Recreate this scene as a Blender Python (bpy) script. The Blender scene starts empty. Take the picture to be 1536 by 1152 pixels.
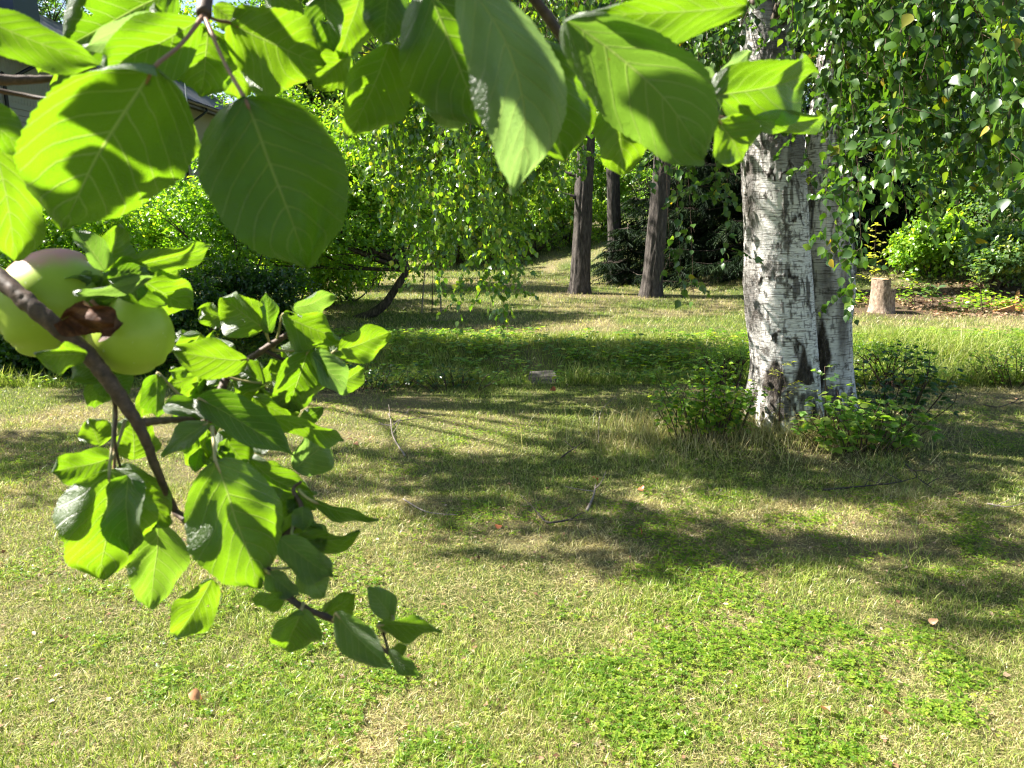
import bpy, math
import numpy as np
from mathutils import Vector
R = math.radians
rng = np.random.default_rng(7)

# ------------------------------------------------------------------ camera, sky, sun, exposure
scene = bpy.context.scene
COL = scene.collection
CAM_H = 1.6; PITCH = R(12.7); FPX = 1150.0
cam_data = bpy.data.cameras.new('camera'); cam = bpy.data.objects.new('camera', cam_data); COL.objects.link(cam)
cam.location = (0, 0, CAM_H); cam.rotation_euler = (R(90) - PITCH, 0, 0)
cam_data.sensor_width = 36.0; cam_data.lens = 36.0 * FPX / 1536.0
cam_data.clip_start = 0.02; cam_data.clip_end = 500
cam_data.dof.use_dof = True; cam_data.dof.focus_distance = 2.3; cam_data.dof.aperture_fstop = 16.0
scene.camera = cam

SUN_EL = R(44); SUN_AZ = R(-76)          # azimuth measured from +Y (view direction) towards +X
SUN = np.array([math.cos(SUN_EL)*math.sin(SUN_AZ), math.cos(SUN_EL)*math.cos(SUN_AZ), math.sin(SUN_EL)])
world = bpy.data.worlds.new('World'); scene.world = world; world.use_nodes = True
wn = world.node_tree.nodes; wl = world.node_tree.links
sky = wn.new('ShaderNodeTexSky'); sky.sky_type = 'NISHITA'; sky.sun_disc = False
sky.sun_elevation = SUN_EL; sky.sun_rotation = SUN_AZ
wn['Background'].inputs['Strength'].default_value = 0.05
wl.new(sky.outputs[0], wn['Background'].inputs['Color'])
sd = bpy.data.lights.new('sun', 'SUN'); sd.energy = 5.0; sd.angle = R(0.5); sd.color = (1, 0.95, 0.86)
so = bpy.data.objects.new('sun', sd); COL.objects.link(so)
so.rotation_euler = Vector((-SUN[0], -SUN[1], -SUN[2])).to_track_quat('-Z', 'Y').to_euler()
scene.view_settings.view_transform = 'Standard'; scene.view_settings.look = 'None'
scene.view_settings.exposure = 2.1; scene.view_settings.gamma = 1.0
scene.cycles.max_bounces = 7; scene.cycles.diffuse_bounces = 3; scene.cycles.glossy_bounces = 2
scene.cycles.transmission_bounces = 5; scene.cycles.transparent_max_bounces = 6
scene.cycles.caustics_reflective = False; scene.cycles.caustics_refractive = False
scene.cycles.sample_clamp_indirect = 6.0
scene.cycles.filter_width = 1.2

CF = np.array([0, math.cos(PITCH), -math.sin(PITCH)]); CU = np.array([0, math.sin(PITCH), math.cos(PITCH)])
CR = np.array([1.0, 0, 0]); CP = np.array([0, 0, CAM_H])
def ray(px, py): return CF + (px-768)/FPX*CR - (py-576)/FPX*CU
def P(px, py, d): return CP + ray(px, py)*d                # point at axial depth d
def atY(px, py, Y): r = ray(px, py); return CP + r*(Y/r[1])
def atG(px, py, z=0.0): r = ray(px, py); return CP + r*((z-CAM_H)/r[2])
def project(p):
    q = np.asarray(p) - CP; d = q@CF
    return 768 + FPX*(q@CR)/d, 576 - FPX*(q@CU)/d, d

# ------------------------------------------------------------------ noise and mesh helpers
def _h(i, s):
    i = (i.astype(np.int64)*374761393 + s*668265263) & 0xffffffff
    i = ((i ^ (i >> 13))*1274126177) & 0xffffffff
    return ((i ^ (i >> 16)) & 0xffff)/65535.0
def vnoise(x, y, z=None, s=0):
    x = np.asarray(x, float); y = np.asarray(y, float); z = np.zeros_like(x) if z is None else np.asarray(z, float)
    xi, yi, zi = np.floor(x), np.floor(y), np.floor(z)
    fx, fy, fz = x-xi, y-yi, z-zi
    fx, fy, fz = [f*f*(3-2*f) for f in (fx, fy, fz)]
    out = 0
    for a in (0, 1):
        for b in (0, 1):
            for c in (0, 1):
                w = (fx if a else 1-fx)*(fy if b else 1-fy)*(fz if c else 1-fz)
                out = out + w*_h((xi+a)*73 + (yi+b)*9151 + (zi+c)*52711, s)
    return out
def fbm(x, y, z=None, s=0, o=4):
    t = 0; a = 0.5; n = 0
    z = np.zeros_like(np.asarray(x, float)) if z is None else z
    for k in range(o):
        t = t + a*vnoise(x*2**k, y*2**k, z*2**k, s+k); n += a; a *= .5
    return t/n
def norm(v): return v/np.maximum(np.linalg.norm(v, axis=-1, keepdims=True), 1e-9)
def smooth(e0, e1, x): t = np.clip((x-e0)/(e1-e0), 0, 1); return t*t*(3-2*t)

def mesh_np(name, verts, tris=None, quads=None, attrs=None, smooth_sh=True):
    me = bpy.data.meshes.new(name)
    nt = 0 if tris is None else len(tris); nq = 0 if quads is None else len(quads)
    me.vertices.add(len(verts)); me.vertices.foreach_set('co', np.asarray(verts, np.float32).ravel())
    idx = []
    if nt: idx.append(np.asarray(tris).ravel())
    if nq: idx.append(np.asarray(quads).ravel())
    idx = np.concatenate(idx).astype(np.int32)
    me.loops.add(len(idx)); me.loops.foreach_set('vertex_index', idx)
    me.polygons.add(nt+nq)
    st = np.concatenate([np.arange(nt)*3, nt*3+np.arange(nq)*4]).astype(np.int32)
    me.polygons.foreach_set('loop_start', st)
    me.polygons.foreach_set('use_smooth', np.full(nt+nq, smooth_sh))
    me.update(calc_edges=True)
    for k, v in (attrs or {}).items():
        v = np.asarray(v, np.float32)
        if v.ndim == 1:
            a = me.attributes.new(k, 'FLOAT', 'POINT'); a.data.foreach_set('value', v)
        else:
            a = me.attributes.new(k, 'FLOAT_VECTOR', 'POINT'); a.data.foreach_set('vector', v.ravel())
    return me
def link(name, me, mat=None, parent=None, loc=None):
    o = bpy.data.objects.new(name, me); COL.objects.link(o)
    if mat is not None and me is not None and len(me.materials) == 0: me.materials.append(mat)
    if parent is not None: o.parent = parent
    if loc is not None: o.location = loc
    return o
def tag(o, label=None, cat=None, group=None, kind=None):
    if label: o['label'] = label
    if cat: o['category'] = cat
    if group: o['group'] = group
    if kind: o['kind'] = kind
    return o
def thing(name, label, cat, loc=(0, 0, 0), group=None):
    o = bpy.data.objects.new(name, None); COL.objects.link(o); o.location = tuple(float(v) for v in loc); o.empty_display_size = .1
    return tag(o, label, cat, group)
def localise(verts, loc): return np.asarray(verts) - np.asarray(loc)
def join(parts):
    """parts: list of (verts, tris, quads); returns one"""
    V = []; T = []; Q = []; n = 0
    for v, t, q in parts:
        V.append(v)
        if t is not None and len(t): T.append(np.asarray(t)+n)
        if q is not None and len(q): Q.append(np.asarray(q)+n)
        n += len(v)
    return np.concatenate(V), (np.concatenate(T) if T else None), (np.concatenate(Q) if Q else None)
def spline(pts, n):
    pts = np.asarray(pts, float); m = len(pts)
    if m == 2: t = np.linspace(0, 1, n)[:, None]; return pts[0]*(1-t)+pts[1]*t
    e = np.vstack([2*pts[0]-pts[1], pts, 2*pts[-1]-pts[-2]])
    u = np.linspace(0, m-1-1e-9, n); i = np.floor(u).astype(int); f = (u-i)[:, None]
    p0, p1, p2, p3 = e[i], e[i+1], e[i+2], e[i+3]
    return .5*((2*p1)+(-p0+p2)*f+(2*p0-5*p1+4*p2-p3)*f**2+(-p0+3*p1-3*p2+p3)*f**3)
def tube(pts, radii, seg=8, n=None, rough=0.0, cap=True, s=0):
    pts = np.asarray(pts, float); radii = np.asarray(radii, float)
    n = n or max(2, 4*len(pts)-3)
    c = spline(pts, n); r = np.interp(np.linspace(0, 1, n), np.linspace(0, 1, len(radii)), radii)
    t = norm(np.gradient(c, axis=0))
    ref = np.array([0, 0, 1.0]) if abs(t[:, 2]).mean() < .8 else np.array([1.0, 0, 0])
    a = norm(np.cross(t, ref)); b = np.cross(t, a)
    th = np.linspace(0, 2*np.pi, seg, endpoint=False)
    rr = r[:, None]*np.ones(seg)
    if rough:
        L = np.arange(n)[:, None]*.7+0*th; rr = rr*(1+rough*(vnoise(L, np.cos(th)*1.5+9+0*L, np.sin(th)*1.5+9+0*L, s)-.5)*2)
    v = c[:, None, :] + rr[..., None]*(np.cos(th)[None, :, None]*a[:, None, :]+np.sin(th)[None, :, None]*b[:, None, :])
    v = v.reshape(-1, 3); i = np.arange(n-1)[:, None]*seg; j = np.arange(seg)[None, :]; k = (j+1) % seg
    q = np.stack([i+j, i+k, i+seg+k, i+seg+j], -1).reshape(-1, 4)
    tr = None
    if cap:
        v = np.vstack([v, c[0], c[-1]]); m = n*seg; jj = np.arange(seg); kk = (jj+1) % seg
        tr = np.vstack([np.stack([kk, jj, np.full(seg, m)], -1), np.stack([(n-1)*seg+jj, (n-1)*seg+kk, np.full(seg, m+1)], -1)])
    return v, tr, q
def box(x0, x1, y0, y1, z0, z1):
    v = np.array([[x, y, z] for x in (x0, x1) for y in (y0, y1) for z in (z0, z1)], float)
    q = np.array([[0, 1, 3, 2], [4, 6, 7, 5], [0, 4, 5, 1], [2, 3, 7, 6], [0, 2, 6, 4], [1, 5, 7, 3]])
    return v, None, q
def frames(ax, nh):
    x = norm(ax); z = norm(nh-(nh*x).sum(-1, keepdims=True)*x); y = np.cross(z, x)
    return np.stack([x, y, z], -1)
def scatter(tv, tt, pos, Rm, sc, extra=None):
    """copies template (k,3),(t,3) to n places in one mesh"""
    n, k = len(pos), len(tv)
    sc = np.asarray(sc); sc = sc[:, None] if sc.ndim == 1 else sc
    v = np.einsum('nij,nkj->nki', Rm, tv[None]*sc[:, None, :]) + pos[:, None, :]
    t = tt[None] + (np.arange(n)*k)[:, None, None]
    return v.reshape(-1, 3), t.reshape(-1, 3)

# leaf templates: x along the leaf 0..1, y across, z up
def leaf_template(us, ws, fold=.25, bend=.15):
    us = np.array(us); ws = np.array(ws); v = []; n = len(us)
    for u, w in zip(us, ws):
        v += [[u, -w, abs(w)*fold-bend*u*u], [u, 0, -bend*u*u], [u, w, abs(w)*fold-bend*u*u]]
    t = []
    for i in range(n-1):
        a = 3*i; b = a+3
        for q in ((a, a+1, b+1, b), (a+1, a+2, b+2, b+1)):
            t += [[q[0], q[1], q[2]], [q[0], q[2], q[3]]]
    v = np.array(v, float); t = np.array(t)
    # collapse ends
    vv, inv = np.unique(np.round(v, 6), axis=0, return_inverse=True); inv = inv.ravel()
    t = inv[t]; t = t[(t[:, 0] != t[:, 1]) & (t[:, 1] != t[:, 2]) & (t[:, 0] != t[:, 2])]
    return vv, t
LEAF_BIRCH = leaf_template([0, .1, .3, .55, .8, 1], [0, .24, .42, .33, .12, 0])
LEAF_OVAL = leaf_template([0, .3, .7, 1], [0, .30, .26, 0])
LEAF_FAR = leaf_template([0, .45, 1], [0, .36, 0], .3, .1)
LEAF_LONG = leaf_template([0, .4, 1], [0, .17, 0], .3, .2)

# ------------------------------------------------------------------ materials
class NT:
    def __init__(s, name):
        s.m = bpy.data.materials.new(name); s.m.use_nodes = True; s.t = s.m.node_tree; s.n = s.t.nodes; s.l = s.t.links
        s.n.clear(); s.out = s.n.new('ShaderNodeOutputMaterial')
    def new(s, typ, **kw):
        o = s.n.new(typ)
        for k, v in kw.items():
            if k.startswith('_'): setattr(o, k[1:], v)
            else:
                key = int(k[1:]) if k[0] == 'i' and k[1:].isdigit() else k.replace('__', ' ')
                if isinstance(v, bpy.types.NodeSocket): s.l.new(v, o.inputs[key])
                elif v is not None: o.inputs[key].default_value = v
        return o
    def attr(s, name): return s.new('ShaderNodeAttribute', _attribute_name=name)
    def math(s, op, a, b=None, c=None, clamp=False):
        o = s.new('ShaderNodeMath', _operation=op, i0=a, i1=b, i2=c); o.use_clamp = clamp; return o.outputs[0]
    def mix(s, f, a, b, blend='MIX'):
        o = s.n.new('ShaderNodeMix'); o.data_type = 'RGBA'; o.blend_type = blend
        for sock, v in ((o.inputs[0], f), (o.inputs[6], a), (o.inputs[7], b)):
            if isinstance(v, bpy.types.NodeSocket): s.l.new(v, sock)
            else: sock.default_value = (*v, 1) if isinstance(v, tuple) and len(v) == 3 else v
        return o.outputs[2]
    def ramp(s, f, stops):
        o = s.new('ShaderNodeValToRGB', i0=f); e = o.color_ramp.elements
        while len(e) < len(stops): e.new(.5)
        for k, (p, c) in enumerate(stops):
            e[k].position = p; e[k].color = (*c, 1) if len(c) == 3 else c
        return o.outputs[0]
    def noise(s, vec=None, scale=5, detail=4, rough=.5, dist=0.0):
        o = s.new('ShaderNodeTexNoise'); o.inputs['Scale'].default_value = scale; o.inputs['Detail'].default_value = detail
        o.inputs['Roughness'].default_value = rough; o.inputs['Distortion'].default_value = dist
        if vec is not None: s.l.new(vec, o.inputs['Vector'])
        return o.outputs['Fac']
    def coord(s, scale=None, kind='Object'):
        o = s.new('ShaderNodeTexCoord').outputs[kind]
        if scale is None: return o
        return s.new('ShaderNodeMapping', i0=o, Scale=scale).outputs[0]
    def bump(s, h, strength=.3, dist=.01, normal=None):
        return s.new('ShaderNodeBump', Strength=strength, Distance=dist, Height=h, Normal=normal).outputs[0]
    def done(s, sh): s.l.new(sh, s.out.inputs[0]); return s.m
def pbr(name, col, rough=.8, bumpf=None, spec=.3, metal=0.0):
    """col: callable(NT)->socket or tuple"""
    t = NT(name); c = col(t) if callable(col) else (*col, 1)
    p = t.new('ShaderNodeBsdfPrincipled', Roughness=rough, Metallic=metal)
    p.inputs['Specular IOR Level'].default_value = spec
    if isinstance(c, tuple): p.inputs['Base Color'].default_value = c
    else: t.l.new(c, p.inputs['Base Color'])
    if bumpf: t.l.new(bumpf(t), p.inputs['Normal'])
    return t.done(p.outputs[0])
def foliage_mat(name, stops, trans=(1.8, 1.8, .45), tf=.58, gloss=.06, rough=.35):
    """leaf material; the per-leaf random 'rnd' picks its colour"""
    t = NT(name); r = t.attr('rnd').outputs['Fac']
    c = t.ramp(r, stops)
    tc = t.mix(1.0, c, (*trans, 1), 'MULTIPLY')
    d = t.new('ShaderNodeBsdfDiffuse', Color=c); tr = t.new('ShaderNodeBsdfTranslucent', Color=tc)
    m = t.new('ShaderNodeMixShader', i0=tf, i1=d.outputs[0], i2=tr.outputs[0])
    g = t.new('ShaderNodeBsdfAnisotropic', Roughness=rough); g.inputs['Color'].default_value = (1, 1, 1, 1)
    lw = t.new('ShaderNodeLayerWeight', Blend=.5)
    f = t.math('MULTIPLY_ADD', t.math('POWER', lw.outputs['Facing'], 3.0), gloss*1.6, gloss*.55, clamp=True)
    m2 = t.new('ShaderNodeMixShader', i0=f, i1=m.outputs[0], i2=g.outputs[0])
    return t.done(m2.outputs[0])
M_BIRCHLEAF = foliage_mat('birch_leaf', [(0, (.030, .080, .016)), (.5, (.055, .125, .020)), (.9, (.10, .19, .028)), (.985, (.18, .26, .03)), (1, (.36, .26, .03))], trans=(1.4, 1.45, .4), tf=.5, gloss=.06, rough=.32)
M_BIRCHLIT = foliage_mat('sunlit_birch_leaf', [(0, (.05, .12, .02)), (.5, (.11, .22, .028)), (.9, (.20, .32, .04)), (1, (.40, .38, .06))], gloss=.08, rough=.3)  # lighter copy of birch_leaf with sunlight put into its colour
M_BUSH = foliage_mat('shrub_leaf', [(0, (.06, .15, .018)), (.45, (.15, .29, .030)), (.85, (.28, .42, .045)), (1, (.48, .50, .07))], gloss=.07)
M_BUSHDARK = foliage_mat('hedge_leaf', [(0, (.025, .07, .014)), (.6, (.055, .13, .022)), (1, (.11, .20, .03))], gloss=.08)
M_LIME = foliage_mat('lit_leaf', [(0, (.09, .20, .03)), (.5, (.16, .29, .05)), (1, (.34, .42, .09))], gloss=.05)  # lighter leaf green; a sunlit look is put into the colour
M_PALE = foliage_mat('pale_leaf', [(0, (.07, .15, .06)), (.5, (.13, .23, .08)), (1, (.30, .34, .10))], gloss=.06)
M_SPRUCE = foliage_mat('spruce_needle', [(0, (.008, .018, .008)), (.7, (.014, .030, .011)), (1, (.028, .05, .014))], tf=.12, gloss=.015, rough=.6)
M_PINE = foliage_mat('pine_needle', [(0, (.02, .05, .02)), (1, (.05, .10, .03))], tf=.15, gloss=.03, rough=.5)
M_YOUNG = foliage_mat('seedling_leaf', [(0, (.25, .32, .05)), (1, (.48, .46, .10))], gloss=.05)

def bark_col(c1, c2, c3, sc=(9, 9, 2.2)):
    def f(t):
        n = t.noise(t.coord(sc), 3.0, 8, .65); return t.ramp(n, [(.3, c1), (.52, c2), (.75, c3)])
    return f
def bark_bump(sc=(14, 14, 3), st=.8, d=.02):
    def f(t): return t.bump(t.noise(t.coord(sc), 4.0, 8, .7), st, d)
    return f
M_PINEBARK = pbr('pine_bark', bark_col((.018, .015, .013), (.062, .052, .045), (.14, .12, .105)), .9, bark_bump())
M_DARKBARK = pbr('dark_bark', bark_col((.02, .016, .012), (.07, .055, .04), (.20, .16, .12)), .9, bark_bump())
M_TWIG = pbr('twig_bark', bark_col((.03, .018, .012), (.075, .045, .03), (.14, .10, .07), (30, 30, 30)), .7, bark_bump((60, 60, 60), .4, .002))
M_DEADTWIG = pbr('dead_twig', bark_col((.10, .08, .065), (.24, .20, .17), (.42, .38, .34), (30, 30, 30)), .85)
M_DEADTWIG_DARK = pbr('dark_dead_twig', bark_col((.03, .025, .02), (.06, .05, .04), (.12, .10, .08), (30, 30, 30)), .85)

# ------------------------------------------------------------------ the ground
def hz(x, y):
    """height of the ground"""
    x = np.asarray(x, float); y = np.asarray(y, float)
    yy = y + .18*(fbm(x*.5, y*.1, s=3)-.5)*2
    z = -.34*smooth(7.02, 7.4, yy)*(1-smooth(7.5, 9.1, yy)) + .04*smooth(8.6, 9.6, yy)
    z = z + .05*(fbm(x*.45+5, y*.45, s=11)-.5)*smooth(1.0, 3.0, np.abs(y))
    z = z + .012*(fbm(x*3, y*3, s=5)-.5)
    d = np.hypot(x-1.95, y-5.55); z = z + .10*np.exp(-(d/.75)**2)             # mound at the birch foot
    hill = smooth(0, 1, (x-4.9-.0*y+(y-11.8)*.55)/6.5)*smooth(11.6, 15, y)     # bank on the right
    z = z + .62*hill + .05*np.maximum(y-15, 0)*hill
    z = z + .02*np.maximum(y-24, 0) + 2.0*smooth(34, 70, y)
    return z
gx = np.concatenate([-np.geomspace(120, 7, 26), np.arange(-6.9, 9, .10), np.geomspace(9, 120, 26)])
gy = np.concatenate([-np.geomspace(60, 1, 12), np.arange(-.9, 1.6, .2), np.arange(1.6, 13, .07), np.geomspace(13, 160, 70)])
GX, GY = np.meshgrid(gx, gy, indexing='ij')
GV = np.stack([GX, GY, hz(GX, GY)], -1).reshape(-1, 3); ny = len(gy)
i = np.arange(len(gx)-1)[:, None]*ny; j = np.arange(ny-1)[None]
GQ = np.stack([i+j, i+ny+j, i+ny+j+1, i+j+1], -1).reshape(-1, 4)
def soil_mask(x, y):
    a = smooth(4.2, 5.4, x-.15*(y-12))*smooth(11.0, 12.2, y+1.2*(fbm(x*1.3, y*1.3, s=40)-.5))*smooth(14.4, 13.2, y)
    b = np.exp(-((x-1.36)**2/.9+(y-14.9)**2/.5)*1.2)*.6 + np.exp(-((x-2.65)**2/.9+(y-14.2)**2/.5)*1.2)*.6
    c = np.exp(-(np.hypot(x-2.05, y-5.25)/.62)**2)
    return np.clip(np.maximum(np.maximum(a, b), c), 0, 1)
def dry_mask(x, y):
    n = fbm(x*1.1, y*1.1, s=21, o=4)*.6+fbm(x*4.5, y*4.5, s=22, o=3)*.4
    return np.clip((n-.40)/.26, 0, 1)
t = NT('lawn_soil'); co = t.coord()
n1 = t.noise(co, 3.0, 6, .6); n2 = t.noise(co, 60, 5, .7); n3 = t.noise(co, 260, 3, .7)
thatch = t.mix(n3, (.05, .04, .02), (.46, .38, .22)); green = t.mix(n3, (.025, .045, .010), (.17, .22, .055))
c = t.mix(t.attr('dry').outputs['Fac'], green, thatch)
soil = t.mix(n3, (.03, .018, .012), t.mix(n2, (.14, .085, .06), (.36, .25, .18)))
c = t.mix(t.math('MULTIPLY', t.attr('soil').outputs['Fac'], .92), c, soil)
c = t.mix(t.math('MULTIPLY', n2, .35), c, (.03, .03, .012))
p = t.new('ShaderNodeBsdfPrincipled', Roughness=.95); p.inputs['Specular IOR Level'].default_value = .1
t.l.new(c, p.inputs['Base Color']); t.l.new(t.bump(n3, .9, .02), p.inputs['Normal'])
M_GROUND = t.done(p.outputs[0])
gme = mesh_np('ground', GV, quads=GQ, attrs={'soil': soil_mask(GV[:, 0], GV[:, 1]), 'dry': dry_mask(GV[:, 0], GV[:, 1])})
tag(link('ground', gme, M_GROUND), 'dry summer lawn with a shallow ditch running across it', kind='structure')
# ------------------------------------------------------------------ grass (uncountable)
t = NT('grass_blade'); r = t.attr('rnd').outputs['Fac']; g = t.attr('green').outputs['Fac']
cg = t.ramp(r, [(0, (.06, .12, .014)), (.5, (.20, .31, .035)), (1, (.40, .50, .07))])
cd = t.ramp(r, [(0, (.16, .12, .05)), (.5, (.52, .43, .20)), (1, (.80, .70, .40))])
c = t.mix(g, cd, cg)
d = t.new('ShaderNodeBsdfDiffuse', Color=c); tr = t.new('ShaderNodeBsdfTranslucent', Color=t.mix(1.0, c, (1.2, 1.3, .6, 1), 'MULTIPLY'))
m = t.new('ShaderNodeMixShader', i0=.35, i1=d.outputs[0], i2=tr.outputs[0])
gl = t.new('ShaderNodeBsdfAnisotropic', Roughness=.4); m2 = t.new('ShaderNodeMixShader', i0=.035, i1=m.outputs[0], i2=gl.outputs[0])
M_GRASS = t.done(m2.outputs[0])
def blades(x, y, hgt, wid, lean, green, rnd, r, three=True, zoff=0.0):
    n = len(x); a = r.uniform(0, 2*np.pi, n); la = r.uniform(0, 2*np.pi, n)
    z = hz(x, y)-.004+zoff
    base = np.stack([x, y, z], -1); side = np.stack([np.cos(a), np.sin(a), 0*a], -1)*(wid/2)[:, None]
    ld = np.stack([np.cos(la), np.sin(la), 0*la], -1); up = np.array([0, 0, 1.0])
    L = lean[:, None]; H = hgt[:, None]
    mid = base+ld*L*H*.4+up*H*.58*np.sqrt(np.clip(1-.5*L*L, .1, 1)); tip = base+ld*L*H*1.05+up*H*np.clip(1-.45*L*L, .06, 1)
    if three:
        v = np.stack([base-side, base+side, mid+side*.8, mid-side*.8, tip], 1); k = 5
        tt = np.array([[0, 1, 2], [0, 2, 3], [3, 2, 4]])
    else:
        v = np.stack([base-side, base+side, tip], 1); k = 3; tt = np.array([[0, 1, 2]])
    tr = (tt[None]+(np.arange(n)*k)[:, None, None]).reshape(-1, 3)
    return v.reshape(-1, 3), tr, np.repeat(green, k), np.repeat(rnd, k)
def in_view(n, y0, y1, r, powr=1.0, margin=.35):
    """points in the wedge that the camera and its neighbours see, denser near"""
    u = r.random(n)
    y = y0*(y1/y0)**u if powr == 1 else y0+(y1-y0)*u
    half = y*.70+margin; x = r.uniform(-1, 1, n)*half
    return x, y
def gfield(x, y, r):
    """how likely a blade here is green"""
    dry = dry_mask(x, y); pat = fbm(x*.5+3, y*.6, s=31, o=3)
    return np.clip(.68-.70*dry+.6*(pat-.5)+.25*smooth(3.6, 2.0, y)*.0, .04, .97)
def in_trunk(x, y): return np.hypot((x-2.0), (y-5.6)) < .27
parts = []
r = np.random.default_rng(3)
for (n, y0, y1, h0, h1, w0, three) in ((330000, 1.55, 4.2, .022, .062, .0026, True), (260000, 3.8, 7.15, .022, .06, .0034, True)):
    x, y = in_view(n, y0, y1, r); gp = gfield(x, y, r)
    keep = ~in_trunk(x, y) & (r.random(n) > soil_mask(x, y)*.9) & (r.random(n) < .45+.6*smooth(.34, .50, fbm(x*8, y*8, s=33, o=3))); x, y, gp = x[keep], y[keep], gp[keep]; n = len(x)
    green = (r.random(n) < gp)*1.0
    tuft = smooth(.5, .75, fbm(x*2.2, y*2.2, s=50, o=3))
    h = r.uniform(h0, h1, n)*(.40+.60*fbm(x*1.2, y*1.2, s=51))*(1+.9*tuft)*np.where(green > 0, 1, .8)
    lean = np.where(green > 0, r.uniform(.2, 1.25, n), r.uniform(.7, 1.5, n))
    parts.append(blades(x, y, h, w0*r.uniform(.6, 1.3, n), lean, np.clip(green*r.uniform(.6, 1, n)+.12*(1-green)*r.random(n), 0, 1), r.random(n), r, three))
# matted dry stalks lying on the soil
n = 190000; x, y = in_view(n, 1.55, 7.1, r); k = (r.random(n) > soil_mask(x, y)*.5); x, y = x[k], y[k]; n = len(x)
parts.append(blades(x, y, r.uniform(.016, .045, n), r.uniform(.0012, .0026, n), r.uniform(1.3, 1.6, n), (r.random(n) < .3)*.6, r.random(n)**1.4*.85, r, True, .006))
# longer meadow tufts
n = 26000; x, y = in_view(n, 1.7, 7.0, r); k = fbm(x*1.6, y*1.6, s=60, o=3) > .60; x, y = x[k], y[k]; n = len(x)
parts.append(blades(x, y, r.uniform(.04, .09, n), r.uniform(.002, .004, n), r.uniform(.2, 1.1, n), np.full(n, .9), r.random(n), r))
# far lawn beyond the ditch
n = 260000; x, y = in_view(n, 9.0, 26, r, margin=1); k = r.random(n) > soil_mask(x, y)*.92; x, y = x[k], y[k]; n = len(x)
g = (r.random(n) < gfield(x, y, r)+.15)*.9
parts.append(blades(x, y, r.uniform(.03, .085, n), .0035*(y/7)*r.uniform(.7, 1.3, n), r.uniform(.2, 1.1, n), g, r.random(n), r, False))
v = np.concatenate([p[0] for p in parts]); off = np.cumsum([0]+[len(p[0]) for p in parts])
tr = np.concatenate([p[1]+o for p, o in zip(parts, off)])
me = mesh_np('lawn_grass', v, tris=tr, attrs={'green': np.concatenate([p[2] for p in parts]), 'rnd': np.concatenate([p[3] for p in parts])})
tag(link('lawn_grass', me, M_GRASS), 'short patchy summer grass, part green and part straw dry', 'grass', kind='stuff')
# tall grass in the ditch and on its banks
n = 190000; x = r.uniform(-7, 8.5, n); y = 7.0+2.7*r.random(n)**1.15
k = (np.abs(x) < .70*y+1) & (r.random(n) < .35+.65*smooth(.35, .6, fbm(x*1.5, y*1.5, s=70)))
k &= ~((x > .13) & (x < .52) & (y < 7.62) & (r.random(n) < .85)); x, y = x[k], y[k]; n = len(x)
hh = (.10+.16*fbm(x*1.0, y*1.0, s=71))*(.6+.9*np.exp(-((y-7.45)/.45)**2)+.75*smooth(2.6, 3.6, x)*np.exp(-((y-8.4)/.9)**2))
parts = [blades(x, y, hh*r.uniform(.6, 1.35, n), r.uniform(.003, .0065, n), r.uniform(.2, 1.15, n), np.clip(r.normal(.78, .25, n), 0, 1), r.random(n), r)]
n = 9000; x = 2.0+r.normal(0, .62, n)-.25; y = 5.35+r.normal(0, .28, n); k = ~in_trunk(x, y) & (y < 5.75); x, y = x[k], y[k]; n = len(x)
parts.append(blades(x, y, r.uniform(.06, .24, n), r.uniform(.0015, .003, n), r.uniform(.1, 1.2, n), (r.random(n) < .3)*.6, r.random(n), r))
v = np.concatenate([p[0] for p in parts]); off = np.cumsum([0]+[len(p[0]) for p in parts])
me = mesh_np('tall_grass', v, tris=np.concatenate([p[1]+o for p, o in zip(parts, off)]), attrs={'green': np.concatenate([p[2] for p in parts]), 'rnd': np.concatenate([p[3] for p in parts])})
tag(link('tall_grass', me, M_GRASS), 'tall unmown grass in the shaded ditch and round the birch foot', 'grass', kind='stuff')
# clover and small weeds
def weeds(n, y0, y1, thr, size, s, leaf, name, label, mat, low=.012, bias=None):
    r = np.random.default_rng(s)
    x, y = in_view(n, y0, y1, r); f = fbm(x*1.3, y*1.3, s=s, o=3)*.5+fbm(x*5, y*5, s=s+9, o=3)*.5
    if bias is not None: f = f+bias(x, y)
    f = f+r.normal(0, .07, len(x)); k = f > thr; x, y = x[k], y[k]; n = len(x)
    a = r.uniform(0, 2*np.pi, n); pos = np.stack([x, y, hz(x, y)+low*(.5+r.random(n))], -1)
    P_, R_, S_ = [], [], []
    for j in range(3):
        b = a+j*2.094; ax = np.stack([np.cos(b), np.sin(b), r.uniform(-.1, .5, n)], -1)
        P_.append(pos); R_.append(frames(ax, np.array([0, 0, 1.0])+r.normal(0, .25, (n, 3)))); S_.append(size*r.uniform(.6, 1.3, n))
    v, tr = scatter(leaf[0], leaf[1], np.concatenate(P_), np.concatenate(R_), np.concatenate(S_))
    me = mesh_np(name, v, tris=tr, attrs={'rnd': np.repeat(np.tile(r.random(n), 3), len(leaf[0]))})
    tag(link(name, me, mat), label, 'weeds', kind='stuff')
M_CLOVER = foliage_mat('clover_leaf', [(0, (.08, .17, .018)), (.5, (.17, .29, .03)), (1, (.34, .42, .06))], gloss=.03)
weeds(120000, 1.6, 6.6, .66, .013, 81, LEAF_FAR, 'clover', 'low clover spreading through the lawn in bright green patches', M_CLOVER, .016,
      lambda x, y: .06*np.exp(-((x-.7)/1.1)**2-((y-2.4)/.8)**2)+.02)
weeds(22000, 7.0, 9.6, .50, .045, 83, LEAF_OVAL, 'ditch_weeds', 'broad leaved weeds growing among the ditch grass', M_BUSH, .09)
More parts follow.
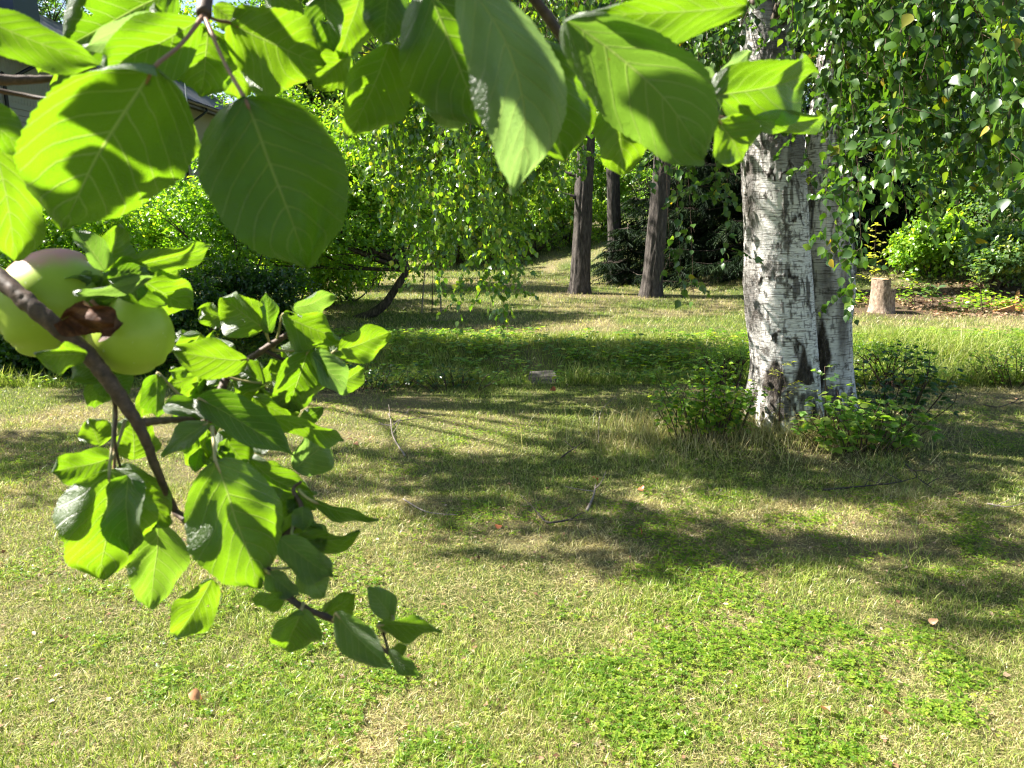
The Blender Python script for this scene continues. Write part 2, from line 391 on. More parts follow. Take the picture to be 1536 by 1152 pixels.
# litter: dry leaf scraps
r = np.random.default_rng(5); n = 1200; x, y = in_view(n, 1.7, 7, r); a = r.uniform(0, 6.28, n)
v, tr = scatter(LEAF_FAR[0], LEAF_FAR[1], np.stack([x, y, hz(x, y)+.012], -1), frames(np.stack([np.cos(a), np.sin(a), r.normal(0, .2, n)], -1), np.array([0, 0, 1.])+r.normal(0, .4, (n, 3))), r.uniform(.012, .03, n))
M_LITTER = foliage_mat('leaf_litter', [(0, (.10, .05, .03)), (.4, (.28, .17, .10)), (.9, (.40, .29, .19)), (1, (.5, .4, .28))], trans=(1, .8, .6), tf=.15, gloss=.02)
me = mesh_np('leaf_litter', v, tris=tr, attrs={'rnd': np.repeat(r.random(n), len(LEAF_FAR[0]))})
tag(link('leaf_litter', me, M_LITTER), 'scraps of dry brown leaf lying in the lawn', 'leaf litter', kind='stuff')

# ------------------------------------------------------------------ stone slab in the ditch
def slab(px, py, w, dp, th):
    g = atY(px, py, 7.28); x0, y0 = g[0], 7.28; z0 = float(g[2])
    n, m = 26, 18
    X, Y = np.meshgrid(np.linspace(-w/2, w/2, n), np.linspace(-dp/2, dp/2, m), indexing='ij')
    top = th+.010*(fbm(X*14+9, Y*14, s=90)-.5)+.012*np.round(3*fbm(X*2, Y*22, s=92))
    X = X+.02*(fbm(Y*9, X*2, s=95)-.5)+.012*np.sign(X)*np.sin(Y*23); V = np.stack([X, Y+.03*(fbm(X*11, Y*2, s=96)-.5), top], -1).reshape(-1, 3); ii = np.arange(n-1)[:, None]*m; jj = np.arange(m-1)[None]
    Q = np.stack([ii+jj, ii+m+jj, ii+m+jj+1, ii+jj+1], -1).reshape(-1, 4)
    ring = np.concatenate([np.arange(m), np.arange(1, n)*m+m-1, (n-1)*m+np.arange(m-2, -1, -1), np.arange(n-2, 0, -1)*m])
    low = V[ring].copy(); low[:, 2] = 0; low[:, :2] *= 1.02; k = len(V); L = len(ring); a = np.arange(L); b = (a+1) % L
    Q2 = np.stack([ring[b], ring[a], k+a, k+b], -1)
    me = mesh_np('stone_slab', np.vstack([V, low]), quads=np.vstack([Q, Q2]), smooth_sh=False)
    o = link('stone_slab', me, pbr('slab_stone', bark_col((.02, .018, .015), (.05, .045, .038), (.11, .10, .085), (6, 6, 6)), .9), loc=(x0, y0, z0-th))
    o.rotation_euler = (R(12), R(-3), R(3)); tag(o, 'flat pale grey stone slab half hidden in the shaded ditch', 'stone slab')
slab(815, 570, .24, .34, .018)

# ------------------------------------------------------------------ trees and shrubs: generators
def sprig_leaves(c, d, k, L, size, r, droop=.15, flat=.55):
    """k leaves set along short shoots with root c and direction d (n,3)"""
    n = len(c); d = norm(d)
    u = np.tile(np.linspace(.12, 1, k), (n, 1))+r.normal(0, .04, (n, k))
    pos = c[:, None]+d[:, None]*(u*L[:, None])[..., None]; pos[..., 2] -= droop*L[:, None]*u*u
    rnd = norm(r.normal(0, 1, (n, k, 3))); ax = norm(d[:, None]*.55+rnd*.8+np.array([0, 0, -.25]))
    pos = pos+ax*size*.25
    nh = np.array([0, 0, 1.0])*flat*.8+norm(r.normal(0, 1, (n, k, 3)))*(1-flat)*1.2+SUN*.2+d[:, None]*.5
    return pos.reshape(-1, 3), frames(ax.reshape(-1, 3), nh.reshape(-1, 3)), size*r.uniform(.6, 1.25, n*k)
def leaf_mesh(name, leaf, pos, Rm, sc, r, loc=(0, 0, 0), tone=None):
    v, tr = scatter(leaf[0], leaf[1], pos-np.asarray(loc), Rm, sc)
    rn = r.random(len(pos)) if tone is None else np.clip(tone+r.normal(0, .17, len(pos)), 0, 1)
    return mesh_np(name, v, tris=tr, attrs={'rnd': np.repeat(rn, len(leaf[0]))})
def lump_points(c, rad, nl, n, r, lr=(.28, .45), low=-.8):
    """points on the skins of nl lumps packed in an ellipsoid"""
    q = norm(r.normal(0, 1, (nl, 3))); q[:, 2] = np.where(q[:, 2] < low, -q[:, 2], q[:, 2])
    lc = q*(r.random(nl)**.45)[:, None]*.72
    lrad = r.uniform(*lr, nl)
    w = lrad**2; w /= w.sum(); i = r.choice(nl, n, p=w)
    s = norm(r.normal(0, 1, (n, 3))); s[:, 2] = np.where(r.random(n) < .6, np.abs(s[:, 2]), s[:, 2])
    p = lc[i]+s*(lrad[i]*r.uniform(.55, 1.05, n))[:, None]
    return np.asarray(c)+p*np.asarray(rad), norm(s*np.asarray(rad)), np.asarray(c)+lc*np.asarray(rad), r.random(nl)[i]
def shrub(name, label, cat, x, y, rad, cz, mat, n=1500, k=9, size=.06, nl=16, leaf=LEAF_FAR, seed=1, stems=8, group=None, trunk=None, flat=.55, wood=None, L=.22, lean=(0, 0), lr=(.28, .45)):
    r = np.random.default_rng(seed); z0 = float(hz(x, y)); loc = (x, y, z0)
    root = thing(name, label, cat, loc, group)
    c = np.array([x+lean[0], y+lean[1], z0+cz]); p, d, lc, ln = lump_points(c, rad, nl, n, r, lr)
    ok = p[:, 2] > hz(p[:, 0], p[:, 1])+.03; p, d, ln = p[ok], d[ok], ln[ok]
    pos, Rm, sc = sprig_leaves(p, d+np.array([0, 0, .3]), k, np.full(len(p), L)*r.uniform(.6, 1.3, len(p)), size, r, flat=flat)
    tone = np.repeat(.25+.5*ln, k)
    link('foliage', leaf_mesh('foliage', leaf, pos, Rm, sc, r, loc, tone), mat, root)
    tb = []; order = r.permutation(len(lc))[:stems]
    if trunk:
        top = np.array(trunk['top'], float); base = np.array([x, y, z0-.1])
        mid = (base+top)/2+np.array(trunk.get('mid', (0, 0, 0)))
        tb.append(tube([base, mid, top], [trunk['r'], trunk['r']*.8, trunk['r']*.55], 14, 24, rough=.22, s=seed))
        link('trunk', mesh_np('trunk', localise(tb[0][0], loc), tb[0][1], tb[0][2]), wood or M_DARKBARK, root); start = top; rb = trunk['r']*.4; tb = []
    else: rb = .014+.01*rad[2]
    for q in order:
        s0 = start if trunk else np.array([x, y, z0-.05])+np.append(r.normal(0, .06+.03*rad[0], 2), 0)
        m = (s0+lc[q])/2+r.normal(0, .12, 3)*np.linalg.norm(lc[q]-s0)*.5
        tb.append(tube([s0, m, lc[q]], [rb, rb*.6, rb*.2], 6, 10, rough=.15, s=int(q)))
        for _ in range(3):
            e = lc[q]+norm(r.normal(0, 1, 3))*np.asarray(rad)*.3; tb.append(tube([lc[q]*.6+m*.4, (lc[q]+e)/2, e], [rb*.4, rb*.25, rb*.1], 5, 6))
    v, tr, qd = join(tb); link('branches' if trunk else 'stems', mesh_np('stems', localise(v, loc), tr, qd), wood or M_DARKBARK, root)
    return root
# ------------------------------------------------------------------ the double trunked birch
t = NT('birch_bark'); co = t.coord(); dk = t.attr('dark').outputs['Fac']
fine = t.noise(t.coord((5, 5, 70)), 3.0, 5, .6); streak = t.noise(t.coord((3.5, 3.5, 38)), 3.0, 4, .55); blot = t.noise(co, 7.0, 8, .68)
c = t.ramp(fine, [(.28, (.34, .31, .28)), (.44, (.68, .65, .61)), (.7, (.82, .80, .77))])
c = t.mix(t.ramp(streak, [(.53, (0, 0, 0)), (.62, (.8, .8, .8))]), c, (.12, .10, .085))
c = t.mix(t.ramp(blot, [(.56, (0, 0, 0)), (.63, (.85, .85, .85))]), c, t.mix(fine, (.025, .022, .02), (.16, .14, .12)))
crack = t.noise(t.coord((14, 14, 7)), 3.0, 8, .72)
dark = t.ramp(crack, [(.35, (.018, .015, .013)), (.55, (.075, .06, .048)), (.75, (.26, .23, .20))])
c = t.mix(dk, c, dark)
p = t.new('ShaderNodeBsdfPrincipled', Roughness=.75); p.inputs['Specular IOR Level'].default_value = .25
t.l.new(c, p.inputs['Base Color'])
b1 = t.bump(fine, .5, .01); b2 = t.bump(crack, t.math('MULTIPLY_ADD', dk, .8, .15), .04, b1); t.l.new(b2, p.inputs['Normal'])
M_BIRCHBARK = t.done(p.outputs[0])
BIRCH = atG(1180, 655); BIRCH = np.array([BIRCH[0], BIRCH[1]+.1, float(hz(BIRCH[0], BIRCH[1]+.1))])
birch = thing('birch_tree', 'old birch with two white trunks fused at the foot and hanging leafy twigs', 'birch', BIRCH, 'birches')
def birch_stem(name, pts, width, zt, zr, seed, marks, seg=170, n=620, yoff=0.0, base_dark=.5, flare=.10, gen_dark=0.0):
    pts = np.asarray(pts, float); c = spline(pts, n); zz = c[:, 2]
    rad = np.interp(zz, zt, zr)
    th = np.linspace(0, 2*np.pi, seg, endpoint=False)
    T, Z = np.meshgrid(th, np.arange(n)); z = zz[Z]-BIRCH[2]
    cx, sy = np.cos(T), np.sin(T)
    low = np.exp(-np.clip(z, 0, 9)/.28)
    lob = .5+.5*np.sin(T*5+seed+1.3*vnoise(z*2, T*0, s=seed)); rr = rad[Z]*(1+.05*(fbm(cx*1.3+5, sy*1.3+5, z*1.6, seed, 3)-.5)*2+low*(.22*lob+flare))
    # bark marks: (angle across front -1..1, height, half width, half height, shape) 'v' chevron, 'd' diamond, 's' scar
    a = cx                                   # -1 left edge .. 1 right edge on the camera side
    front = sy < .25
    wob = (fbm(cx*5+3, sy*5, z*9, seed+3, 4)-.5)
    dark = np.clip(smooth(base_dark, base_dark*.2, z+.5*wob)*.95, 0, 1)*smooth(.42, .50, fbm(cx*4, sy*4+7, z*7, seed+8, 4))
    rel = np.zeros_like(z)
    for (ma, mz, mw, mh, kind) in marks:
        da = (a-ma+.25*wob)/mw; dz = (z-mz+.12*wob)/mh
        if kind == 'd': f = np.clip(1.15-np.abs(da)-np.abs(dz), 0, .35)/.35
        elif kind == 't': f = np.where((dz > -1) & (dz < 1), np.clip((1-dz)/2-np.abs(da), 0, .3)/.3, 0)
        elif kind == 'v': f = np.exp(-((dz+np.abs(da)*(1.0+.5*np.sign(da))-.5+1.2*wob)/.20)**2)*(np.abs(da) < 1)*smooth(.36, .52, fbm(cx*9+1, sy*9, z*12, seed+60, 3))*1.3
        else: f = np.exp(-(da**2)-(dz**2))*1.3
        f = np.clip(f, 0, 1)*front*(.75 if kind == 's' else 1); dark = np.maximum(dark, f); rel = rel+.012*f*(fbm(cx*16, sy*16, z*22, seed+12, 3)-.35)
    patch = smooth(.62, .68, fbm(cx*5+2, sy*5, z*5, seed+20, 5)+gen_dark+.02*z)
    rough2 = smooth(.585, .66, fbm(cx*13, sy*13, z*15, seed+30, 5)+gen_dark*.5)
    dark = np.clip(np.maximum(dark, np.maximum(patch*.8, rough2*.7)), 0, 1)
    rr = rr*(1+.012*(fbm(cx*14, sy*14, z*16, seed+40, 3)-.5)) + rel + dark*.022*(fbm(cx*18, sy*18, z*14, seed+41, 4)-.42)
    v = np.stack([c[Z, 0]+rr*cx, c[Z, 1]+rr*sy, c[Z, 2]-BIRCH[2]*0+0*rr], -1).reshape(-1, 3)
    ii = np.arange(n-1)[:, None]*seg; jj = np.arange(seg)[None]; kk = (jj+1) % seg
    q = np.stack([ii+jj, ii+kk, ii+seg+kk, ii+seg+jj], -1).reshape(-1, 4)
    me = mesh_np(name, localise(v, BIRCH), quads=q, attrs={'dark': dark.ravel()})
    return link(name, me, M_BIRCHBARK, birch)
YB = BIRCH[1]
def stem_pts(lst, Y):                        # (centre px, py) -> points, widths
    p = [atY(a, b, Y) for a, b in lst]; p[0][2] = BIRCH[2]-.12; return p
w2r = lambda w, Y: w*(Y*1.03)/FPX/2
L1 = [(1176, 690), (1176, 600), (1177, 540), (1170, 470), (1167, 430), (1165, 360), (1162, 300), (1158, 220), (1153, 120), (1146, 0), (1140, -180), (1130, -420), (1110, -800)]
p1 = stem_pts(L1, YB); w1 = [108, 96, 92, 96, 96, 90, 88, 84, 74, 64, 56, 46, 34]
z1 = [q[2] for q in p1]
birch_stem('trunk', p1, None, z1, [w2r(w, YB) for w in w1], 5,
           [(.25, .50, .42, .17, 't'), (-.55, .33, .35, .20, 'd'), (.45, .12, .32, .17, 't'), (-.15, .62, .45, .10, 'v'), (-.45, 1.03, .45, .10, 'v'), (.2, 1.00, .42, .14, 'v'),
            (-.5, 1.14, .18, .08, 's'), (.45, 1.42, .3, .10, 'v'), (.0, 1.72, .6, .13, 'v'), (-.2, 1.95, .35, .18, 's'), (.5, 1.9, .5, .25, 's'), (.3, 2.2, .8, .22, 's'), (-.2, 2.5, .6, .2, 's'), (.2, 2.9, .9, .3, 's'), (0, 3.4, .9, .3, 's'), (-.92, .9, .16, .3, 's'), (-.9, 1.6, .15, .35, 's'),(-.3,.22,.3,.1,'v')])
L2 = [(1236, 668), (1239, 600), (1240, 540), (1240, 480), (1242, 430), (1238, 360), (1240, 290), (1243, 220), (1252, 120), (1264, 0), (1284, -180), (1310, -420), (1350, -800)]
Y2 = YB+.12
p2 = stem_pts(L2, Y2); w2 = [84, 74, 68, 68, 74, 72, 66, 62, 54, 46, 40, 34, 28]
birch_stem('trunk', p2, None, [q[2] for q in p2], [w2r(w, Y2) for w in w2], 23,
           [(-.5, .5, .35, .3, 'd'), (-.35, 1.0, .3, .2, 's'), (.3, .8, .3, .4, 's'), (.3, 1.3, .5, .2, 'v'), (.2, 1.6, .4, .16, 's')], 120, 500, gen_dark=-.01, base_dark=.45)
L3 = [(1247, 660), (1250, 600), (1247, 540), (1246, 480), (1254, 430), (1264, 395), (1262, 330), (1250, 270)]
p3 = stem_pts(L3, Y2+.12); 
birch_stem('trunk', p3, None, [q[2] for q in p3], [w2r(w, Y2+.12) for w in [54, 44, 42, 42, 46, 36, 20, 8]], 41, [], 90, 300, gen_dark=.22, base_dark=1.4)

# limbs and hanging twigs.  strand = (px, top py, bottom py, depth Y)
def strand_set(strands, r, leaf=LEAF_BIRCH, size=.05, gap=.026, sway=.05, side=.0):
    """hanging twigs; returns twig tubes and leaf arrays"""
    tb = []; PP = []; RR = []; SS = []
    for a in strands:
        a = np.asarray(a, float)                      # polyline in space, top to bottom
        L = np.linalg.norm(np.diff(a, axis=0), axis=1).sum(); n = max(4, int(L/gap))
        c = spline(a, n); tb.append(tube(a, [.0028, .0016, .0008], 4, max(5, n//4), cap=False))
        tng = norm(np.gradient(c, axis=0)); m = len(c)
        off = norm(np.cross(tng, norm(r.normal(0, 1, (m, 3))))); alt = np.where(np.arange(m) % 2, 1, -1)[:, None]
        u = np.linspace(0, 1, m); keep = r.random(m) < .55+.42*u
        ax = norm(off*alt*r.uniform(.3, .9, (m, 1))+tng*.45+np.array([0, 0, -.75]))
        sun_h = norm(off*alt*.5+r.normal(0, .65, (m, 3))+np.array([0, -.25, .30]))
        PP.append((c+off*alt*.012)[keep]); RR.append(frames(ax, sun_h)[keep]); SS.append((size*r.uniform(.65, 1.2, m))[keep])
        # side twiglets
        for q in range(int(m*side)):
            j = r.integers(0, m); d = norm(r.normal(0, 1, 3)*np.array([1, 1, .3])+np.array([0, 0, -.4])); l2 = r.uniform(.08, .25); e = c[j]+d*l2; k2 = int(l2/gap)+1
            cc = c[j]+(e-c[j])*np.linspace(.2, 1, k2)[:, None]; cc[:, 2] -= .04*np.linspace(0, 1, k2)**2
            tb.append(tube([c[j], cc[-1]], [.0012, .0006], 3, 3, cap=False))
            ax = norm(d+r.normal(0, .6, (k2, 3))+np.array([0, 0, -.7])); PP.append(cc); RR.append(frames(ax, r.normal(0, .6, (k2, 3))+np.array([0, -.2, .5]))); SS.append(size*r.uniform(.6, 1.15, k2))
    return tb, np.concatenate(PP), np.concatenate(RR), np.concatenate(SS)
def hang(px, py0, py1, Y, r, drift=18):
    o = r.normal(0, 34); a = atY(px+o*1.8, py0, Y+r.normal(0, .15)); a2 = atY(px+o*.8, py0*.72+py1*.28, Y+r.normal(0, .08)); b = atY(px+r.normal(0, drift*.5)+o*.15, (py0*.4+py1*.6), Y+r.normal(0, .06)); c = atY(px+r.normal(0, drift), py1, Y)
    return [a, a2, b, c]
r = np.random.default_rng(12)
ST = []
# columns of twigs read from the photograph's right side (px, lower end, distance)
low = [(1270, 300, 4.4), (1262, 470, 4.25), (1275, 480, 4.3), (1262, 390, 4.2), (1285, 330, 4.4), (1300, 240, 4.2), (1320, 210, 4.0), (1345, 230, 3.9), (1365, 300, 3.8), (1380, 350, 3.8), (1375, 300, 3.7),
       (1395, 240, 3.7), (1415, 230, 3.6), (1435, 240, 3.6), (1450, 260, 3.4), (1470, 210, 3.4), (1490, 240, 3.2), (1510, 330, 3.2), (1528, 350, 3.1), (1550, 330, 3.0), (1570, 300, 3.0), (1225, 210, 4.8), (1330, 330, 4.0), (1405, 300, 3.7), (1355,270,3.6)]
for px, py, Y in low:
    for q in range(3 if px > 1330 else 2):
        s = r.uniform(0, 1); ST.append(hang(px+r.normal(0, 14), -60-r.uniform(0, 120), py*(.50+.5*s)+r.normal(0, 15) if q else py, Y+r.normal(0, .45)*(q > 0), r))
for q in range(110):                          # deeper layers of the crown
    px = r.uniform(1180, 1640); ST.append(hang(px, -80, r.uniform(20, 240 if px > 1300 else 60), r.uniform(3.4, 7.0), r))
low2 = [(985, 290, 5.6), (1005, 320, 5.5), (1022, 452, 5.4), (1016, 400, 5.4), (1045, 300, 5.3), (1070, 300, 5.2), (1086, 395, 5.2), (1060, 250, 5.4), (1100, 150, 5.4), (1095, 210, 5.6), (960, 250, 5.8), (940, 200, 5.6), (905, 180, 5.6), (925, 290, 5.8), (1080, 100, 5.2), (1190, 290, 4.7), (880,170,5.8)]
for px, py, Y in low2:
    for q in range(2): ST.append(hang(px+r.normal(0, 9), -60, py*(.45+.55*r.random())+r.normal(0, 8) if q else py, Y+r.normal(0, .3)*(q > 0), r, 12))
for q in range(40): ST.append(hang(r.uniform(850, 1130), -80, r.uniform(30, 230), r.uniform(5.0, 8.0), r))
tb1, A1, B1, C1 = strand_set(ST, r, size=.052, side=.22)
ST2 = []
low3 = [(735, 500, 6.1), (745, 440, 6.1), (720, 470, 6.0), (770, 440, 6.3), (785, 440, 6.5), (650, 300, 6.2), (690, 400, 6.0), (665, 440, 6.6), (640, 430, 6.4), (620, 400, 6.6), (600, 350, 6.4), (705, 430, 6.2), (760, 390, 6.4), (800, 360, 6.6), (820, 330, 6.8), (845, 330, 7), (860, 270, 7), (585, 300, 6.8), (560, 240, 7), (680, 360, 6.2), (725, 380, 6.2), (815,300,6.6)]
for px, py, Y in low3:
    for q in range(6): ST2.append(hang(px+r.normal(0, 16), 60+r.uniform(-160, 60), py*(.62+.38*r.random()) if q else py, Y+r.normal(0, .4)*(q > 0), r, 18))
for q in range(45): ST2.append(hang(r.uniform(520, 900), -100, r.uniform(120, 330), r.uniform(6, 8.5), r))
tb2, A2, B2, C2 = strand_set(ST2, r, size=.052, side=.16)
def not_in_sunway(p):        # leave the air in front of the lens free
    x, y, d = project(p); return p[:, 1] > 1.9
# high crown out of the frame: sprays added and placed to throw the shade bands
BANDS = [  # polygon in photo pixels on the ground, density per m2
    ([(100, 528), (560, 512), (1060, 520), (1135, 525), (1135, 582), (700, 588), (520, 582), (100, 600)], 1.9, 0.0),
    ([(470, 690), (600, 672), (860, 668), (1130, 690), (1270, 690), (1536, 705), (1536, 800), (1330, 770), (1250, 775), (1060, 768), (940, 790), (700, 790), (480, 770)], 1.35),
    ([(640, 790), (930, 788), (1050, 790), (1180, 794), (1560, 800), (1560, 862), (1300, 858), (1050, 850), (700, 842)], 1.35),
    ([(1320, 884), (1560, 884), (1560, 1010), (1450, 965)], 1.4, .46),
    ([(1290, 590), (1560, 582), (1560, 625), (1310, 612)], .8),
    ([(1400, 650), (1560, 660), (1560, 700), (1400, 700)], 1.0),
    ([(860, 648), (1110, 640), (1110, 690), (900, 680)], .7),
    ([(-20, 648), (150, 645), (150, 700), (-20, 735)], .8), ([(-20, 740), (110, 750), (-20, 800)], .7), ([(60, 655), (300, 650), (470, 668), (470, 690), (200, 680)], .5)]
FAR = [([(640, 455), (1130, 448), (1130, 474), (820, 476), (640, 470)], .9), ([(620, 428), (860, 425), (860, 440), (600, 446)], .9), ([(780, 405), (1120, 405), (1120, 420), (780, 418)], .9)]
def poly_in(px, py, poly):
    ins = np.zeros(len(px), bool); m = len(poly)
    for q in range(m):
        x1, y1 = poly[q]; x2, y2 = poly[(q+1) % m]
        c_ = ((y1 > py) != (y2 > py)) & (px < (x2-x1)*(py-y1)/(y2-y1+1e-9)+x1); ins ^= c_
    return ins
def screen(bands, seed, hr, per_m2, wob=.16):
    r = np.random.default_rng(seed); n = 400000; x = r.uniform(-14, 14, n); y = r.uniform(1.5, 24, n); area = 28*22.5
    k = np.abs(x) < y*.75+.5; x, y = x[k], y[k]
    xx = x+wob*(fbm(x*2, y*2, s=seed, o=3)-.5)*4; yy = y+wob*(fbm(x*2+50, y*2, s=seed+1, o=3)-.5)*3
    px, py, d = project(np.stack([xx, yy, hz(xx, yy)], -1)); out = []
    for poly, den, *gate in bands:
        m = poly_in(px, py, poly) & (fbm(x*1.1, y*5.5, s=seed+5, o=3) > (gate[0] if gate else .40)); idx = np.nonzero(m)[0]
        nn = int(len(idx)*area/n*0+per_m2*den*m.sum()/(n/area)); 
        if nn and len(idx): out.append(r.choice(idx, min(nn, len(idx)), replace=False))
    idx = np.concatenate(out); g = np.stack([x[idx], y[idx], hz(x[idx], y[idx])], -1)
    h = r.uniform(hr[0], hr[1], len(g)); h = h+0*h
    p = g+SUN*(h/SUN[2])[:, None]
    a, b, d = project(p); vis = (d > 0) & (b > -60) & (np.abs(a-768) < 900)
    # lift whatever would hang into the picture
    for _ in range(8):
        h = np.where(vis, h+1.0, h); p = g+SUN*(h/SUN[2])[:, None]; a, b, d = project(p); vis = (d > 0) & (b > -60) & (np.abs(a-768) < 900)
    p = p[~vis]
    # keep the sun open on the birch trunks and on the apple twig
    def dist_line(p, q): w = p-q; return np.linalg.norm(w-(w@SUN)[:, None]*SUN, axis=1)
    ok = np.ones(len(p), bool)
    for z in np.arange(.3, 2.7, .25): ok &= dist_line(p, np.array([BIRCH[0], BIRCH[1], z])) > np.where(r.random(len(p)) < .4, .12, .30)
    for a_, b_ in ((1292, 670), (1330, 640), (1058, 655), (1250, 660)):
        for z in (.15, .4): ok &= dist_line(p, atG(a_, b_)+np.array([0, 0, z])) > .24
    for q in ((-.25, .5, 1.5), (-.15, .6, 1.3), (.05, .4, 1.8), (.15, .4, 1.8), (-.1, .4, 1.7)): ok &= dist_line(p, np.array(q)) > .45
    return p[ok]
def near_which(p, c): return np.linalg.norm(p[:, :2]-np.asarray(c)[:2], axis=1)
sc1 = screen(BANDS, 101, (4.4, 7.5), 430)
r = np.random.default_rng(77)
d = norm(r.normal(0, 1, sc1.shape)+np.array([0, 0, -.6]))
SA, SB, SC_ = sprig_leaves(sc1, d, 5, r.uniform(.10, .22, len(sc1)), .062, r)
def clear_way(p):                              # birch leaves thinned on the sun's way to keep the trunks lit
    ok = np.ones(len(p), bool)
    for z in np.arange(.3, 2.6, .2):
        w_ = p-np.array([BIRCH[0]+.05, BIRCH[1], z]); a_ = w_@SUN; ok &= ~((np.linalg.norm(w_-a_[:, None]*SUN, axis=1) < .36) & (a_ > .55))
    return ok | (np.random.default_rng(8).random(len(p)) < .12)
k1, k2 = clear_way(A1), clear_way(A2); A1, B1, C1 = A1[k1], B1[k1], C1[k1]; A2, B2, C2 = A2[k2], B2[k2], C2[k2]
LB = np.array([-6.9, 7.9]);                   # a second birch left of the frame
w = near_which(SA, LB) < near_which(SA, BIRCH)+1.0
loc2 = np.array([LB[0], LB[1], float(hz(*LB))])
birch2 = thing('birch_tree', 'birch beyond the left edge whose hanging twigs droop into the middle of the view', 'birch', loc2, 'birches')
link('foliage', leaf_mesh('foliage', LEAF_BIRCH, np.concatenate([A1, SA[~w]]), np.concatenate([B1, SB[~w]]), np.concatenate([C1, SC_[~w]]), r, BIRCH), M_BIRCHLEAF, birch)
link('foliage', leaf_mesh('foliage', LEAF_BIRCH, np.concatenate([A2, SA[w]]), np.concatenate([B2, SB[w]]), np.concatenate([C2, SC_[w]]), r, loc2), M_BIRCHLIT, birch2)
# limbs: from the trunks over to the tops of the strands
def limbs(starts, tops, r, rb=.035):
    tb = []; tops = np.array(tops); 
    for s0 in starts:
        pass
    K = min(len(tops), max(6, len(tops)//14)); ctr = tops[r.choice(len(tops), K, replace=False)]
    for c_ in ctr:
        s0 = starts[np.argmin([np.linalg.norm(c_-s) for s in starts])]; e = c_+np.array([0, 0, .15]); m = (s0+e)/2+np.array([0, 0, .35*np.linalg.norm(e-s0)*.5])
        tb.append(tube([s0, m, e], [rb, rb*.55, rb*.2], 7, 16, rough=.1))
    near = np.argmin(((tops[:, None]-ctr[None])**2).sum(-1), 1)
    for q, c_ in zip(tops, near): tb.append(tube([ctr[c_]+np.array([0, 0, .15]), (ctr[c_]+q)/2+np.array([0, 0, .18]), q], [.006, .004, .0026], 4, 6, cap=False))
    return tb
up1 = [spline(p1, 60)[j] for j in (30, 36, 42, 48)]+[spline(p2, 60)[j] for j in (32, 40, 48)]
v, tr, q = join(tb1); link('twigs', mesh_np('twigs', localise(v, BIRCH), tr, q), M_TWIG, birch)
v, tr, q = join(limbs(up1, [s[0] for s in ST], r)+limbs(up1, list(sc1[near_which(sc1, LB) >= near_which(sc1, BIRCH)+1.0][::25]), r)); link('limbs', mesh_np('limbs', localise(v, BIRCH), tr, q), M_DARKBARK, birch)
tp = [np.array([LB[0], LB[1], -.1]), np.array([LB[0]+.1, LB[1], 3]), np.array([LB[0], LB[1]-.1, 6]), np.array([LB[0]+.1, LB[1], 10.5])]
v, tr, q = tube(tp, [.20, .16, .12, .04], 28, 80, rough=.08); me = mesh_np('trunk', localise(v, loc2), tr, q, attrs={'dark': (fbm(v[:, 0]*3, v[:, 1]*3, v[:, 2]*2) > .58)*.8}); link('trunk', me, M_BIRCHBARK, birch2)
up2 = [spline(tp, 40)[j] for j in (16, 20, 24, 28, 33)]
v, tr, q = join(tb2); link('twigs', mesh_np('twigs', localise(v, loc2), tr, q), M_TWIG, birch2)
s2 = sc1[near_which(sc1, LB) < near_which(sc1, BIRCH)+1.0][::25]
v, tr, q = join(limbs(up2, [s[0] for s in ST2], r)+limbs(up2, list(s2), r)); link('limbs', mesh_np('limbs', localise(v, loc2), tr, q), M_DARKBARK, birch2)

